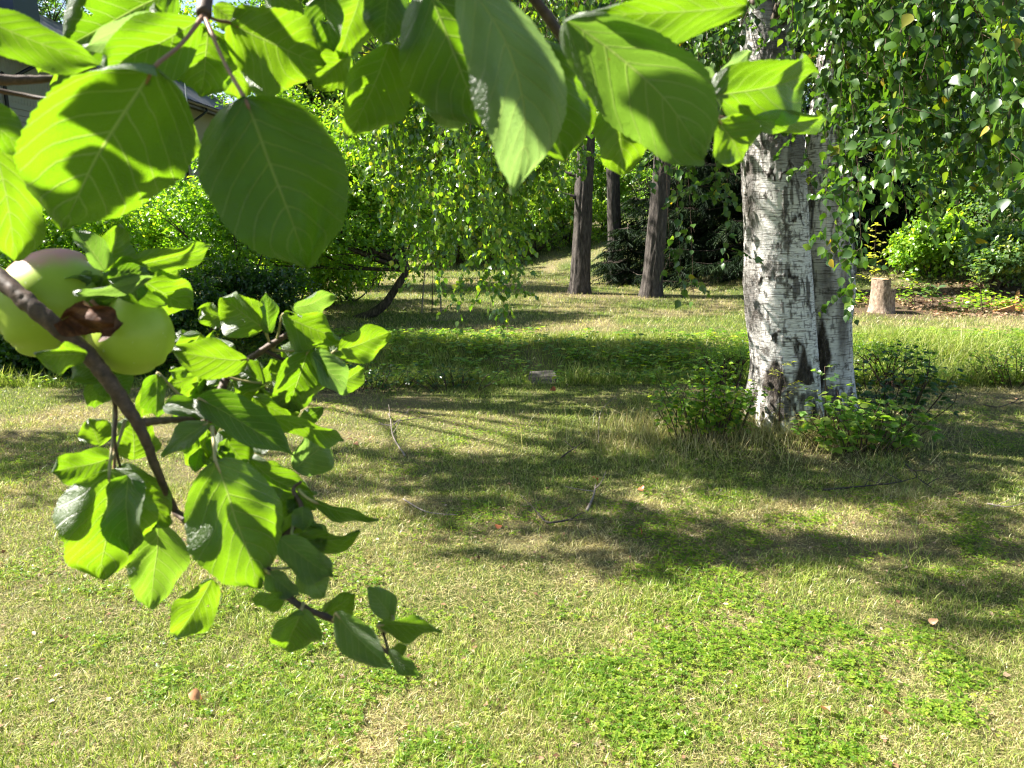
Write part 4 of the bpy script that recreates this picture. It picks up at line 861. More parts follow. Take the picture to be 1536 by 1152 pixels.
tag(link('bank_weeds', mesh_np('bank_weeds', v, tris=tr, attrs={'rnd': np.repeat(r.random(5*n), len(LEAF_OVAL[0]))}), M_BUSH), 'low weeds scattered over the bare bank', 'weeds', kind='stuff')

# ------------------------------------------------------------------ fallen twigs, leaves
def twig_on_ground(pts, rad, mat, lb, seed, subs=3, lift=.012):
    r_ = np.random.default_rng(seed); g = [atG(a, b) for a, b in pts]; g = [np.array([q[0], q[1], float(hz(q[0], q[1]))+lift+.012*k_ % .03]) for k_, q in enumerate(g)]
    tb = [tube(g, np.linspace(rad, rad*.35, len(g)), 7, 6*len(g), rough=.25, s=seed)]; c = spline(g, 30)
    for k in range(subs):
        j = r_.integers(5, 28); L = r_.uniform(.06, .2); a = r_.uniform(0, 6.28); e = c[j]+np.array([math.cos(a)*L, math.sin(a)*L, r_.uniform(.01, .10)]); tb.append(tube([c[j], (c[j]+e)/2+r_.normal(0, .01, 3), e], [rad*.5, rad*.35, rad*.2], 5, 7))
    v, tr, q = join(tb); loc = g[0]; o = link('fallen_twig', mesh_np('fallen_twig', localise(v, loc), tr, q), mat, loc=tuple(loc)); tag(o, lb, 'twig', 'twigs fallen on the lawn')
twig_on_ground([(608, 686), (590, 660), (586, 635), (582, 622)], .007, M_DEADTWIG, 'pale forked twig standing out in the sunlit grass left of centre', 1, 5)
twig_on_ground([(590, 634), (620, 633), (672, 628)], .004, M_DEADTWIG_DARK, 'thin dark twig lying just right of the pale forked twig', 2)
twig_on_ground([(605, 752), (640, 775), (685, 782)], .005, M_DEADTWIG, 'long curved pale twig lying in the shade near the apple twig', 3, 1)
twig_on_ground([(808, 775), (822, 790), (850, 790), (862, 782)], .008, M_DEADTWIG_DARK, 'dark bent twig in the shaded grass at the centre', 4)
twig_on_ground([(880, 770), (890, 750), (893, 735)], .008, M_DEADTWIG, 'short white lichen covered twig with reddish tip', 5, 2)
twig_on_ground([(842, 688), (860, 678), (877, 670)], .006, M_DEADTWIG_DARK, 'dark twig lying left of the bush at the shade edge', 6, 1)
twig_on_ground([(898, 668), (898, 640), (905, 620), (928, 598)], .004, M_DEADTWIG, 'thin upright pale twig left of the birch bush', 7, 3)
twig_on_ground([(1235, 740), (1300, 738), (1345, 735), (1380, 722)], .006, M_DEADTWIG_DARK, 'long dark twig in front of the lime bush', 8, 6)
twig_on_ground([(1355, 700), (1375, 725), (1395, 742)], .006, M_DEADTWIG_DARK, 'dark curved twig right of the lime bush', 9, 3)
twig_on_ground([(1475, 610), (1500, 615), (1536, 600)], .006, M_DEADTWIG_DARK, 'dark twig lying by the right edge near the ditch', 10, 4)
twig_on_ground([(1480, 760), (1510, 768), (1536, 765)], .005, M_DEADTWIG, 'pale twig at the right edge in the shade', 11, 3)
def fallen_leaf(px, py, size, lb, seed, col=0):
    r_ = np.random.default_rng(seed); g = atG(px, py); v = LEAF_BIRCH[0].copy()*size; v[:, 2] += .25*size*np.sin(v[:, 0]/size*3); v[:, 0] -= size/2
    me = mesh_np('fallen_leaf', v, tris=LEAF_BIRCH[1], attrs={'rnd': np.full(len(v), col+r_.uniform(0, .2))}); o = link('fallen_leaf', me, M_REDLEAF, loc=(g[0], g[1], float(hz(g[0], g[1]))+.035)); o.rotation_euler = (r_.normal(0, .4), r_.normal(0, .4), r_.uniform(0, 6)); tag(o, lb, 'leaf', 'rusty fallen leaves')
M_REDLEAF = foliage_mat('rusty_leaf', [(0, (.30, .09, .04)), (.5, (.50, .22, .10)), (1, (.62, .40, .24))], trans=(1, .8, .6), tf=.25, gloss=.03)
for k, (a, b, s, lb) in enumerate(((526, 668, .055, 'rusty leaf leftmost of the pair left of the pale forked twig'), (535, 674, .05, 'pale rusty leaf below the leftmost rusty leaf'), (559, 663, .045, 'rusty leaf just left of the pale forked twig'), (829, 591, .06, 'rusty leaf below the stone slab'), (893, 727, .05, 'rusty leaf at the tip of the white twig'), (962, 742, .05, 'rusty leaf in the shade right of centre'),
                                   (958, 806, .05, 'rusty leaf at the lower edge of the shade'), (748, 800, .045, 'rusty leaf left of the shade hollow'), (1330, 1085, .04, 'dry leaf in the lower right corner area'), (1240, 1078, .045, 'pale dry leaf low in the picture right of centre'), (1400, 942, .045, 'dry leaf in shade near the right edge'), (295, 1060, .05, 'pale dry leaf low in the picture left of centre'))):
    fallen_leaf(a, b, s, lb, k, .6 if 'pale' in lb or 'dry' in lb else 0)

# ------------------------------------------------------------------ the house on the left
HX = -12.5; EZ = 5.55
M_SIDE = pbr('siding_paint', lambda t: t.mix(t.noise(t.coord((1, 1, 9)), 4, 6, .6), (.25, .245, .225), (.34, .33, .305)), .75)
M_TRIM = pbr('dark_trim', (.02, .021, .024), .45)
M_ROOFT = pbr('roof_tile', lambda t: t.mix(t.noise(t.coord(), 8, 6, .6), (.04, .042, .048), (.11, .11, .12)), .5, spec=.5)
house = thing('house', 'pale grey wooden house with black tiled roof and gutter behind the apple leaves', 'house', (HX, 12, 0))
hl_ = np.array([HX, 12, 0]); y0, y1 = 12.0, 38.0
def hp(name, parts_, mat, parent=None, sm=False):
    v, tr, q = join(parts_); return link(name, mesh_np(name, localise(v, hl_), tr, q, smooth_sh=sm), mat, parent or house)
# clapboards: each a tilted board
B = []
zs = np.arange(0.25, 4.2, .155)
for z in zs:
    v, _, q = box(HX-.03, HX+.02, y0, y1, z, z+.15); v[(v[:, 0] > HX) & (v[:, 2] > z+.1), 0] -= .018; B.append((v, None, q))
B.append(box(HX-7.8, HX-.032, y0+.02, y1-.02, 0, EZ-.02))
for z in zs:
    v, _, q = box(HX-7.9, HX+.02, y0-.03, y0-.003, z, z+.15); v[(v[:, 1] < y0-.02) & (v[:, 2] > z+.1), 1] += .015; B.append((v, None, q))
hp('wall', B, M_SIDE)
B = [box(HX-.03, HX+.012, y, y+.115, 4.26, EZ-.03) for y in np.arange(y0, y1-.1, .125)]
hp('upper_boarding', B, M_SIDE)
hp('foundation', [box(HX-7.8, HX+.005, y0-.01, y1, -.3, .24)], pbr('foundation', (.22, .22, .21), .9))
hp('soffit', [box(HX-.02, HX+.56, y0-.5, y1+.5, EZ-.06, EZ-.01)], M_TRIM)
hp('fascia', [box(HX+.563, HX+.60, y0-.5, y1+.5, EZ-.16, EZ+.06)], M_TRIM)
# tiled roof: ribbed sheet
ny_, nx_ = 540, 44; yy_ = np.linspace(y0-.5, y1+.5, ny_); uu = np.linspace(0, 1, nx_); Yg, Ug = np.meshgrid(yy_, uu, indexing='ij')
run = 4.6; Z_ = EZ+.05+Ug*run*math.tan(R(30))+.035*np.abs(np.sin(Yg*np.pi/.2))+.03*((Ug*run/.35) % 1)
V = np.stack([HX+.64-Ug*run, Yg, Z_], -1).reshape(-1, 3); i_ = np.arange(ny_-1)[:, None]*nx_; j_ = np.arange(nx_-1)[None]; Q = np.stack([i_+j_, i_+nx_+j_, i_+nx_+j_+1, i_+j_+1], -1).reshape(-1, 4)
V2 = V.copy(); V2[:, 0] = 2*(HX+.64-run)-V2[:, 0]
roof = hp('roof', [(V, None, Q), (V2, None, Q[:, ::-1]+0)], M_ROOFT)
for ye in (y0+.02, y1-.02):
    V = np.array([[HX, ye, EZ-.02], [HX+.64-run, ye, EZ+run*math.tan(R(30))-.35], [HX-7.8, ye, EZ-.02], [HX, ye-.05, EZ-.02], [HX+.64-run, ye-.05, EZ+run*math.tan(R(30))-.35], [HX-7.8, ye-.05, EZ-.02]])
    hp('gable', [(V, np.array([[0, 1, 2], [5, 4, 3]]), np.array([[0, 3, 4, 1], [1, 4, 5, 2], [2, 5, 3, 0]]))], M_SIDE)
v, tr, q = box(HX-2.3, HX-1.3, 23.0, 24.2, EZ+.9, EZ+3.6); link('chimney', mesh_np('chimney', localise(v, hl_), tr, q, smooth_sh=False), pbr('chimney_sheet', (.06, .075, .10), .35, metal=.4), roof)
th = np.linspace(np.pi, 2*np.pi, 9)
def gutter():
    c = np.stack([HX+.66+.065*np.cos(th), 0*th, EZ-.01+.065*np.sin(th)], -1); o_ = np.stack([HX+.66+.055*np.cos(th), 0*th, EZ-.01+.055*np.sin(th)], -1); sec = np.vstack([c, o_[::-1]]); k = len(sec)
    V = np.vstack([sec+np.array([0, y0-.5, 0]), sec+np.array([0, y1+.5, 0])]); j = np.arange(k); return V, None, np.stack([j, (j+1) % k, k+(j+1) % k, k+j], -1)
hp('gutter', [gutter()], M_TRIM)
for yd in (19.9, 30.4):
    hp('downpipe', [tube([(HX+.66, yd+.9, EZ-.07), (HX+.64, yd+.85, EZ-.22), (HX+.12, yd+.05, EZ-.85), (HX+.09, yd, EZ-1.0), (HX+.09, yd, .3)], [.045]*5, 12, 60)], M_TRIM, sm=True)
for k, yw in enumerate((24.0, 14.6)):
    fr_ = hp('window', [box(HX+.022, HX+.07, yw-.06, yw, 1.3, 2.66), box(HX+.022, HX+.07, yw+1.2, yw+1.26, 1.3, 2.66), box(HX+.022, HX+.07, yw+.001, yw+1.199, 1.3, 1.37), box(HX+.022, HX+.07, yw+.001, yw+1.199, 2.59, 2.66)], pbr('window_frame', (.6, .6, .58), .5))
    hp('pane', [box(HX+.024, HX+.04, yw+.002, yw+1.198, 1.372, 2.588)], pbr('window_glass', (.02, .025, .03), .05, spec=.8), fr_)
# flagpole-like thin mast before the wall
g = atY(287, 230, 24.0); v, tr, q = tube([(0, 0, -.1), (0, 0, 3), (0, 0, 7.2)], [.03, .02, .016], 10, 12)
tag(link('mast', mesh_np('mast', v, tr, q), pbr('mast_paint', (.5, .52, .54), .4), loc=(g[0], 24.0, 0)), 'thin pale mast in front of the house wall', 'mast')
# ------------------------------------------------------------------ the apple tree whose twig hangs in front of the lens
t = NT('apple_leaf'); luv = t.attr('luv').outputs['Vector']; sp_ = t.new('ShaderNodeSeparateXYZ', i0=luv); u, s_, ph = sp_.outputs[0], sp_.outputs[1], sp_.outputs[2]
av = t.math('ABSOLUTE', s_); tone = t.attr('tone').outputs['Fac']; pale = t.attr('pale').outputs['Fac']
jit = t.math('MULTIPLY', t.math('SUBTRACT', t.noise(luv, 3, 2), .5), .035)
su = t.math('ADD', t.math('SUBTRACT', u, t.math('MULTIPLY_ADD', av, .20, t.math('MULTIPLY', t.math('MULTIPLY', av, av), .10))), jit)
fr_v = t.math('ABSOLUTE', t.math('SUBTRACT', t.math('FRACT', t.math('MULTIPLY_ADD', su, 8.0, ph)), .5))      # 0 at a side vein
vein = t.math('SUBTRACT', 1.0, t.math('DIVIDE', fr_v, t.math('MULTIPLY_ADD', av, -.035, .075)), clamp=True)
mid_ = t.math('SUBTRACT', 1.0, t.math('DIVIDE', av, t.math('MULTIPLY_ADD', u, -.028, .045)), clamp=True)
mp = t.new('ShaderNodeMapping', i0=luv, Scale=(15, 8, 1)).outputs[0]
vo = t.new('ShaderNodeTexVoronoi', _feature='DISTANCE_TO_EDGE', Scale=4.5); t.l.new(mp, vo.inputs['Vector'])
net = t.math('SUBTRACT', 1.0, t.math('MULTIPLY', vo.outputs['Distance'], 9.0), clamp=True)
vm = t.math('MAXIMUM', t.math('MULTIPLY', vein, .75), mid_)
base = t.mix(tone, (.030, .070, .003), (.065, .125, .005)); blot = t.noise(luv, 7, 5, .6)
base = t.mix(t.math('MULTIPLY', blot, .5), base, t.mix(tone, (.045, .095, .004), (.10, .17, .008)))
base = t.mix(pale, base, (.13, .19, .10))
base = t.mix(t.math('MULTIPLY', net, .16), base, (.25, .36, .12))
base = t.mix(t.math('MULTIPLY', vm, .75), base, (.34, .38, .16))
spots = t.ramp(t.noise(luv, 16, 3, .7), [(.72, (0, 0, 0)), (.75, (1, 1, 1))]); base = t.mix(spots, base, (.16, .08, .025))
trc = t.mix(tone, (.12, .29, .004), (.25, .455, .008)); trc = t.mix(t.math('MULTIPLY', blot, .4), trc, (.25, .42, .010)); trc = t.mix(t.math('MULTIPLY', pale, .6), trc, (.30, .44, .16))
trc = t.mix(t.math('MULTIPLY', vm, .65), trc, (.46, .54, .16)); trc = t.mix(t.math('MULTIPLY', net, .18), trc, (.16, .34, .01)); trc = t.mix(spots, trc, (.25, .10, .02))
h = t.math('ADD', t.math('MULTIPLY', vm, 1.0), t.math('MULTIPLY', net, .25)); nb = t.bump(h, .6, .002)
d = t.new('ShaderNodeBsdfDiffuse', Color=base, Normal=nb); tr = t.new('ShaderNodeBsdfTranslucent', Color=trc, Normal=nb)
m = t.new('ShaderNodeMixShader', i0=.60, i1=d.outputs[0], i2=tr.outputs[0])
gl = t.new('ShaderNodeBsdfAnisotropic', Roughness=.42, Normal=nb); fz = t.math('MULTIPLY_ADD', t.math('POWER', t.new('ShaderNodeLayerWeight', Blend=.5, Normal=nb).outputs['Facing'], 3.0), .30, .035)
m2 = t.new('ShaderNodeMixShader', i0=fz, i1=m.outputs[0], i2=gl.outputs[0])
M_APPLELEAF = t.done(m2.outputs[0])
M_PETIOLE = pbr('petiole', lambda t: t.mix(t.noise(t.coord(), 40, 3), (.30, .36, .12), (.42, .26, .16)), .5)
M_PETIOLE_RED = pbr('reddish_petiole', lambda t: t.mix(t.noise(t.coord(), 40, 3), (.20, .12, .07), (.34, .18, .12)), .5)
M_APPLEBARK = pbr('apple_bark', bark_col((.035, .022, .014), (.085, .052, .034), (.17, .11, .075), (60, 60, 60)), .6, bark_bump((120, 120, 120), .35, .001), spec=.4)

AT = np.array([-1.75, .15, 0.0])
apple_tree = thing('apple_tree', 'apple tree with big sunlit leaves and two green apples hanging close to the lens', 'apple tree', AT)
rl = np.random.default_rng(99)
def prof(u, blunt):
    w = u**.52*(1-u)**(.62+.35*(1-blunt)); w = w/w.max(); return w*(1-.42*smooth(.80, .98, u))
def leaf(base, tip, w, d0, d1=None, roll=0, fold=18, bow=.06, side=0., wave=.15, tone=.6, pale=0., node=None, blunt=.5, holes=(), curl=0., asym=0., red=False, nm='leaf'):
    """base, tip and width in photo pixels at depths d0, d1 (m): they give the leaf's own size in space"""
    d1 = d0 if d1 is None else d1
    B = P(base[0], base[1], d0); T = P(tip[0], tip[1], d1); X = T-B; L = np.linalg.norm(X); x = X/L
    v = norm((B+T)/2-CP); S = norm(np.cross(x, v)); N = np.cross(S, x); N = N if N@v < 0 else -N
    if tone >= .3 and nm != 'x': roll = max(abs(roll), 24 if tone >= .6 else 16); roll = max((roll, -roll), key=lambda q: -(N*math.cos(R(q))-S*math.sin(R(q)))@SUN)
    a = R(roll)
    S2 = S*math.cos(a)+N*math.sin(a); N2 = N*math.cos(a)-S*math.sin(a)
    W = w/2*((d0+d1)/2)/FPX/max(.35, abs(math.cos(a)))*.93; nu, nv = 64, 10
    U, Sg = np.meshgrid(np.linspace(0, 1, nu), np.linspace(-1, 1, 2*nv+1), indexing='ij'); ph = rl.uniform(0, 6.28); q = rl.uniform(0, 50)
    hw = W*prof(np.clip(U, 1e-4, 1-1e-5), blunt)*(1+asym*np.sign(Sg))*(1+.13*(vnoise(U*5+q, np.sign(Sg)*3)-.5))
    teeth = 1+.045*((U*24+ph) % 1)*(np.abs(Sg) > .95)
    y = hw*Sg*teeth; aS = np.abs(Sg); fz_ = 1+.35*(vnoise(U*3+q, U*0, s=2)-.5)
    su = U-.20*aS-.10*Sg*Sg; quilt = np.abs(np.sin(np.pi*(su*8+ph)))**.7
    z = aS*hw*math.tan(R(fold))*fz_ + bow*L*4*U*(1-U) + wave*W*1.6*np.sin(2*np.pi*(1.6*U)+ph+.9*Sg)*Sg*Sg + .12*W*quilt*aS*(1.2-aS) - curl*W*2*aS**3 + .24*W*(vnoise(U*3.3+q, Sg*1.8+9)-.5)*2*(.3+aS)
    yl = side*L*4*U*(1-U)
    V = B+x*(U*L+.04*aS*L*np.sin(np.pi*U))[..., None]+S2*(y+yl)[..., None]+N2*z[..., None]; V = V.reshape(-1, 3)
    k = 2*nv+1; i_ = np.arange(nu-1)[:, None]*k; j_ = np.arange(k-1)[None]; Q = np.stack([i_+j_, i_+j_+1, i_+k+j_+1, i_+k+j_], -1).reshape(-1, 4)
    cu, cs = U.ravel()[Q].mean(1), Sg.ravel()[Q].mean(1)
    for (hu, hs, hr) in holes: Q = Q[((cu-hu)**2+((cs-hs)*.4)**2 > hr*hr)]; cu, cs = U.ravel()[Q].mean(1), Sg.ravel()[Q].mean(1)
    luv = np.stack([U, Sg, np.full_like(U, ph/6.28)], -1).reshape(-1, 3)
    if nm is None: return V, Q, luv, tone, pale
    me = mesh_np('leaf', localise(V, AT), quads=Q, attrs={'luv': luv, 'tone': np.full(len(V), tone), 'pale': np.full(len(V), pale)})
    o = link(nm, me, M_APPLELEAF, apple_tree)
    if node is not None:
        n0 = P(*node); mm = (n0+B)/2+np.array([0, 0, -.04*np.linalg.norm(n0-B)]); inn = B+x*.10*L+N2*(bow*L*.3)
        vv, tt, qq = tube([n0, mm, B, inn], [.0013, .00095, .0011, .0007], 8, 16); link('petiole', mesh_np('petiole', localise(vv, AT), tt, qq), M_PETIOLE_RED if red else M_PETIOLE, o)
    return o
N1 = (306, 22, .40)
# --- upper sprays
leaf((234, 98), (92, 345), 214, .36, .40, 8, fold=6, bow=.03, tone=.35, node=N1, red=True, wave=.06, blunt=.8, asym=.04, side=-.03)
leaf((366, 146), (462, 402), 212, .36, .38, -10, fold=8, bow=.03, tone=.15, node=N1, red=True, wave=.05, blunt=.65, side=.0)
leaf((345, 34), (490, 96), 118, .42, .43, 20, tone=.8, node=N1, red=True, blunt=.8)
leaf((585, 62), (520, 210), 96, .44, .46, 18, tone=.75, fold=22, wave=.14, blunt=.7)
leaf((520, 78), (470, 130), 60, .45, .46, 0, tone=.9)
leaf((640, -16), (722, 190), 168, .38, .41, -12, tone=.15, fold=10, blunt=.75)
leaf((640, 95), (690, 192), 95, .44, .45, 25, tone=.8, pale=.5, blunt=.7)
leaf((702, -20), (768, 292), 150, .33, .36, 8, tone=.5, pale=.95, fold=10, wave=.04, blunt=.75, side=.16, bow=.02)
leaf((800, 60), (846, 245), 120, .42, .44, -14, tone=.5, blunt=.8)
leaf((848, 28), (1056, 238), 150, .37, .41, 14, tone=.35, pale=.25, fold=20, bow=.05, side=.08, wave=.10, blunt=.85)
leaf((1120, 8), (885, 22), 78, .37, .36, -25, tone=.4, fold=12, blunt=.6, bow=.04)
leaf((922, 150), (934, 264), 84, .46, .47, 15, tone=.95, blunt=.75)
leaf((1068, 142), (1222, 108), 92, .44, .47, 28, tone=.4, fold=20, wave=.22, blunt=.8, bow=.06, node=(1076, 176, .45))
leaf((1074, 118), (1024, 100), 30, .46, .46, 20, pale=.9, node=(1076, 176, .45)); leaf((1074, 118), (1124, 78), 30, .47, .48, -20, pale=.9)
leaf((1078, 180), (1114, 244), 78, .44, .45, -18, tone=.95, blunt=.8, node=(1062, 172, .44))
leaf((1120, 178), (1244, 178), 34, .45, .49, 20, tone=.6, fold=25, wave=.25, node=(1062, 172, .44), red=True, holes=((.88, .1, .03),))
leaf((-40, 22), (150, 98), 74, .40, .42, -20, tone=.35, blunt=.75)
leaf((262, -15), (95, 75), 120, .46, .47, 15, tone=.1, blunt=.85, holes=((.55, .3, .04), (.62, -.4, .03)))
leaf((242, 18), (125, 70), 30, .43, .43, 55, tone=.5, pale=1, side=-.10, wave=.05)
leaf((300, 28), (150, 108), 90, .42, .42, -15, tone=.3, node=N1, blunt=.8)
leaf((312, 40), (300, 145), 95, .45, .46, 12, tone=.5, node=N1, blunt=.8); leaf((330, 60), (362, 152), 60, .47, .49, 20, tone=.85, node=N1, blunt=.7, holes=((.62, -.2, .022),))
leaf((322, 8), (372, 60), 40, .46, .47, 0, tone=.8); leaf((225, 10), (245, 30), 26, .42, .42, 0, tone=.9)
leaf((-18, 195), (22, 392), 96, .42, .44, 25, tone=.85, blunt=.8); leaf((-60, 140), (48, 230), 72, .40, .42, -20, tone=.3, blunt=.8)
leaf((98, 68), (58, 108), 34, .52, .53, 10, tone=.9); leaf((96, 100), (76, 146), 26, .52, .52, 30, tone=.8); leaf((60, 80), (105, 148), 22, .54, .54, 30, tone=.5)
leaf((400, -22), (462, 28), 60, .43, .44, 10, tone=.85); leaf((486, -10), (500, 78), 62, .42, .43, 20, tone=.15, holes=((.45, -.1, .06),))
leaf((540, -5), (505, 86), 66, .44, .45, -15, tone=.8, blunt=.8); leaf((585, -30), (576, 68), 70, .40, .41, 10, tone=.0, blunt=.8)
leaf((470, 40), (440, 105), 60, .47, .48, 0, tone=.4); leaf((655, -20), (705, 36), 80, .42, .43, 10, tone=.9)
leaf((265, 172), (284, 248), 44, .47, .48, 10, tone=.95); leaf((840, 100), (884, 205), 60, .45, .47, 15, tone=.5)
# --- round the apples
leaf((158, 405), (108, 342), 36, .48, .47, 35, tone=.2, pale=.3, fold=30); leaf((160, 405), (178, 338), 46, .49, .50, 20, tone=.6, fold=25, wave=.2)
leaf((165, 402), (222, 400), 42, .49, .50, 30, tone=.3, wave=.2); leaf((190, 400), (320, 368), 44, .50, .53, 22, tone=.7, wave=.2, fold=20)
leaf((162, 418), (232, 410), 34, .48, .49, -20, tone=.0, wave=.12); leaf((196, 408), (290, 462), 74, .51, .54, 18, tone=.85, wave=.18, blunt=.8)
leaf((230, 415), (110, 440), 20, .485, .465, 40, tone=.5, pale=.5); leaf((170, 420), (250, 458), 34, .50, .51, 20, tone=.4)
leaf((125, 530), (52, 532), 44, .46, .44, 25, tone=.8, fold=25, wave=.2, blunt=.8)
leaf((160, 560), (105, 545), 60, .53, .53, 10, tone=.05, blunt=.8); leaf((160, 560), (192, 590), 60, .54, .54, 0, tone=.2, blunt=.8); leaf((150, 560), (142, 612), 42, .54, .55, 12, tone=.3)
leaf((222, 430), (268, 398), 40, .53, .54, 25, tone=.9)
# --- the middle cluster
N2, N3, N4 = (322, 560, .60), (410, 525, .62), (302, 626, .58)
leaf((372, 540), (254, 524), 62, .58, .56, 28, tone=.9, wave=.14, node=N2); leaf((396, 492), (334, 446), 66, .60, .60, 25, tone=.95, blunt=.8, node=N3)
leaf((402, 500), (398, 438), 26, .60, .60, 40, tone=.1); leaf((424, 472), (512, 508), 66, .59, .60, 30, tone=.8, wave=.25, node=N3, holes=((.12, .45, .05), (.25, .5, .035)))
leaf((500, 528), (584, 498), 52, .62, .64, 24, tone=.95, wave=.16, node=(482, 552, .63), blunt=.9); leaf((440, 462), (500, 440), 40, .60, .62, 40, tone=.5, pale=.3)
leaf((500, 580), (545, 552), 36, .64, .66, 30, tone=.9, node=(482, 552, .63)); leaf((462, 522), (428, 618), 78, .60, .62, 20, tone=.4, blunt=.8, node=N3)
leaf((465, 530), (522, 592), 48, .60, .62, -35, tone=.2, pale=.4); leaf((398, 575), (345, 545), 52, .61, .61, 15, tone=.5, node=N2)
leaf((330, 566), (318, 498), 48, .62, .63, 20, tone=.95, node=N2); leaf((300, 560), (284, 600), 46, .63, .64, 15, tone=.8)
leaf((238, 560), (236, 628), 34, .58, .59, 30, tone=.1, node=(302, 620, .58)); leaf((225, 572), (212, 628), 32, .60, .60, 10, tone=1)
leaf((298, 598), (442, 686), 62, .55, .56, -22, tone=.05, fold=20, node=N4); leaf((390, 622), (516, 662), 34, .57, .60, 42, tone=.8, side=.10, fold=25)
leaf((440, 704), (496, 656), 66, .60, .62, 10, tone=.4, pale=.55, blunt=.9); leaf((312, 634), (244, 686), 36, .54, .53, 35, tone=.1, pale=.7, node=N4)
leaf((328, 648), (372, 704), 48, .60, .61, 15, tone=.5); leaf((312, 640), (288, 706), 52, .62, .63, 15, tone=.85); leaf((345, 690), (300, 730), 44, .62, .62, 10, tone=.95)
leaf((245, 610), (330, 622), 34, .57, .57, -25, tone=.0, wave=.25); leaf((380, 595), (440, 628), 36, .59, .60, 30, tone=.8); leaf((350, 600), (395, 570), 44, .63, .63, 10, tone=.9)
leaf((470, 548), (420, 520), 50, .63, .63, -10, tone=.95); leaf((300, 500), (270, 545), 50, .64, .64, 0, tone=.9); leaf((450, 620), (400, 596), 52, .62, .62, 0, tone=.9)
leaf((340, 480), (300, 462), 38, .62, .62, 20, tone=.7); leaf((405, 560), (455, 560), 50, .62, .62, 15, tone=.6)
# --- lower left leaves
N5 = (172, 612, .53)
leaf((168, 688), (78, 706), 60, .52, .51, 25, tone=.5, wave=.14, blunt=.8, node=(188, 630, .53)); leaf((150, 668), (132, 628), 50, .55, .55, 0, tone=.9); leaf((200, 690), (196, 622), 66, .56, .56, 12, tone=.9, blunt=.8)
leaf((164, 706), (150, 868), 142, .50, .50, 12, tone=.85, fold=12, bow=.05, blunt=.9, node=N5); leaf((172, 702), (258, 786), 84, .53, .54, -14, tone=.8, blunt=.85, node=N5, red=True)
leaf((192, 712), (196, 832), 62, .485, .49, 38, tone=.1, blunt=.7); leaf((236, 786), (224, 912), 84, .54, .54, -10, tone=.7, fold=16, pale=.15, blunt=.75)
leaf((318, 868), (262, 958), 62, .56, .56, 18, tone=1, blunt=.8, holes=((.35, .45, .02), (.55, .3, .015), (.5, -.4, .018)))
leaf((323, 690), (388, 882), 150, .47, .485, 10, tone=.6, fold=8, bow=.03, wave=.06, blunt=.9, node=(318, 640, .50)); leaf((352, 705), (425, 700), 40, .60, .61, 30, tone=.9, side=-.06)
leaf((398, 698), (440, 792), 66, .60, .61, -15, tone=.95, blunt=.8); leaf((375, 688), (476, 738), 46, .58, .60, 35, tone=.6, side=-.08)
leaf((404, 760), (384, 812), 40, .62, .62, 5, tone=.7)
# --- the tip
N6, N7, N8 = (448, 735, .53), (396, 852, .49), (500, 930, .48)
leaf((470, 752), (568, 778), 26, 0.510, 0.530, 40, tone=.1, node=N6); leaf((438, 802), (540, 796), 32, 0.500, 0.520, 40, tone=.85, side=-.10, node=(440, 775, 0.510)); leaf((420, 808), (500, 866), 54, 0.480, 0.490, 20, tone=.45, pale=.4, blunt=.8)
leaf((450, 830), (492, 806), 32, 0.510, 0.510, 10, tone=.95); leaf((402, 858), (448, 894), 34, 0.480, 0.480, 28, tone=.5, pale=.55, node=N7); leaf((448, 850), (486, 896), 52, 0.500, 0.500, -15, tone=.6, pale=.5, blunt=.8, node=N7)
leaf((428, 898), (376, 898), 28, 0.480, 0.470, 35, tone=.9, node=(440, 902, 0.480)); leaf((452, 914), (428, 972), 76, 0.470, 0.470, 10, tone=.7, blunt=.95, node=(455, 905, 0.480)); leaf((486, 922), (532, 890), 38, 0.500, 0.510, 20, tone=.9, node=N8)
leaf((504, 920), (586, 1000), 52, 0.460, 0.450, -25, tone=.3, pale=.3, fold=26, bow=.08, node=N8); leaf((590, 928), (550, 880), 40, 0.500, 0.500, 10, tone=.5, pale=.6, node=(575, 950, 0.490)); leaf((566, 938), (662, 946), 34, 0.480, 0.490, 42, tone=.5, bow=-.06, node=(578, 950, 0.490))
leaf((584, 980), (612, 966), 22, 0.470, 0.470, 10, tone=.9); leaf((584, 976), (634, 1014), 24, 0.460, 0.460, 35, tone=.0, pale=.2); leaf((430, 770), (445, 745), 26, 0.520, 0.530, 20, tone=.7)

rx_ = np.random.default_rng(31); EX = []
for k in range(75):                                   # smaller leaves filling the spurs
    cx_, cy_, sx_2, sy_2, d_ = [(400, 530, 70, 50, .64), (330, 650, 45, 35, .62), (440, 790, 30, 45, .53), (160, 420, 40, 25, .52), (300, 570, 40, 40, .63)][k % 5]; bx, by = cx_+rx_.normal(0, sx_2*.6), cy_+rx_.normal(0, sy_2*.6); an = rx_.uniform(0, 6.28); L_ = rx_.uniform(26, 56)
    EX.append(leaf((bx, by), (bx+math.cos(an)*L_, by+abs(math.sin(an))*L_*.8), L_*rx_.uniform(.4, .75), d_+rx_.normal(0, .012), None, rx_.uniform(-40, 40), wave=rx_.uniform(.08, .25), fold=rx_.uniform(10, 30), tone=rx_.random(), pale=.5*(rx_.random() < .25), nm=None))
V_, T_, Q_ = join([(e[0], None, e[1]) for e in EX]); me = mesh_np('small_leaves', localise(V_, AT), quads=Q_, attrs={'luv': np.concatenate([e[2] for e in EX]), 'tone': np.concatenate([np.full(len(e[0]), e[3]) for e in EX]), 'pale': np.concatenate([np.full(len(e[0]), e[4]) for e in EX])})
tag(link('small_leaves', me, M_APPLELEAF, apple_tree), kind='stuff')
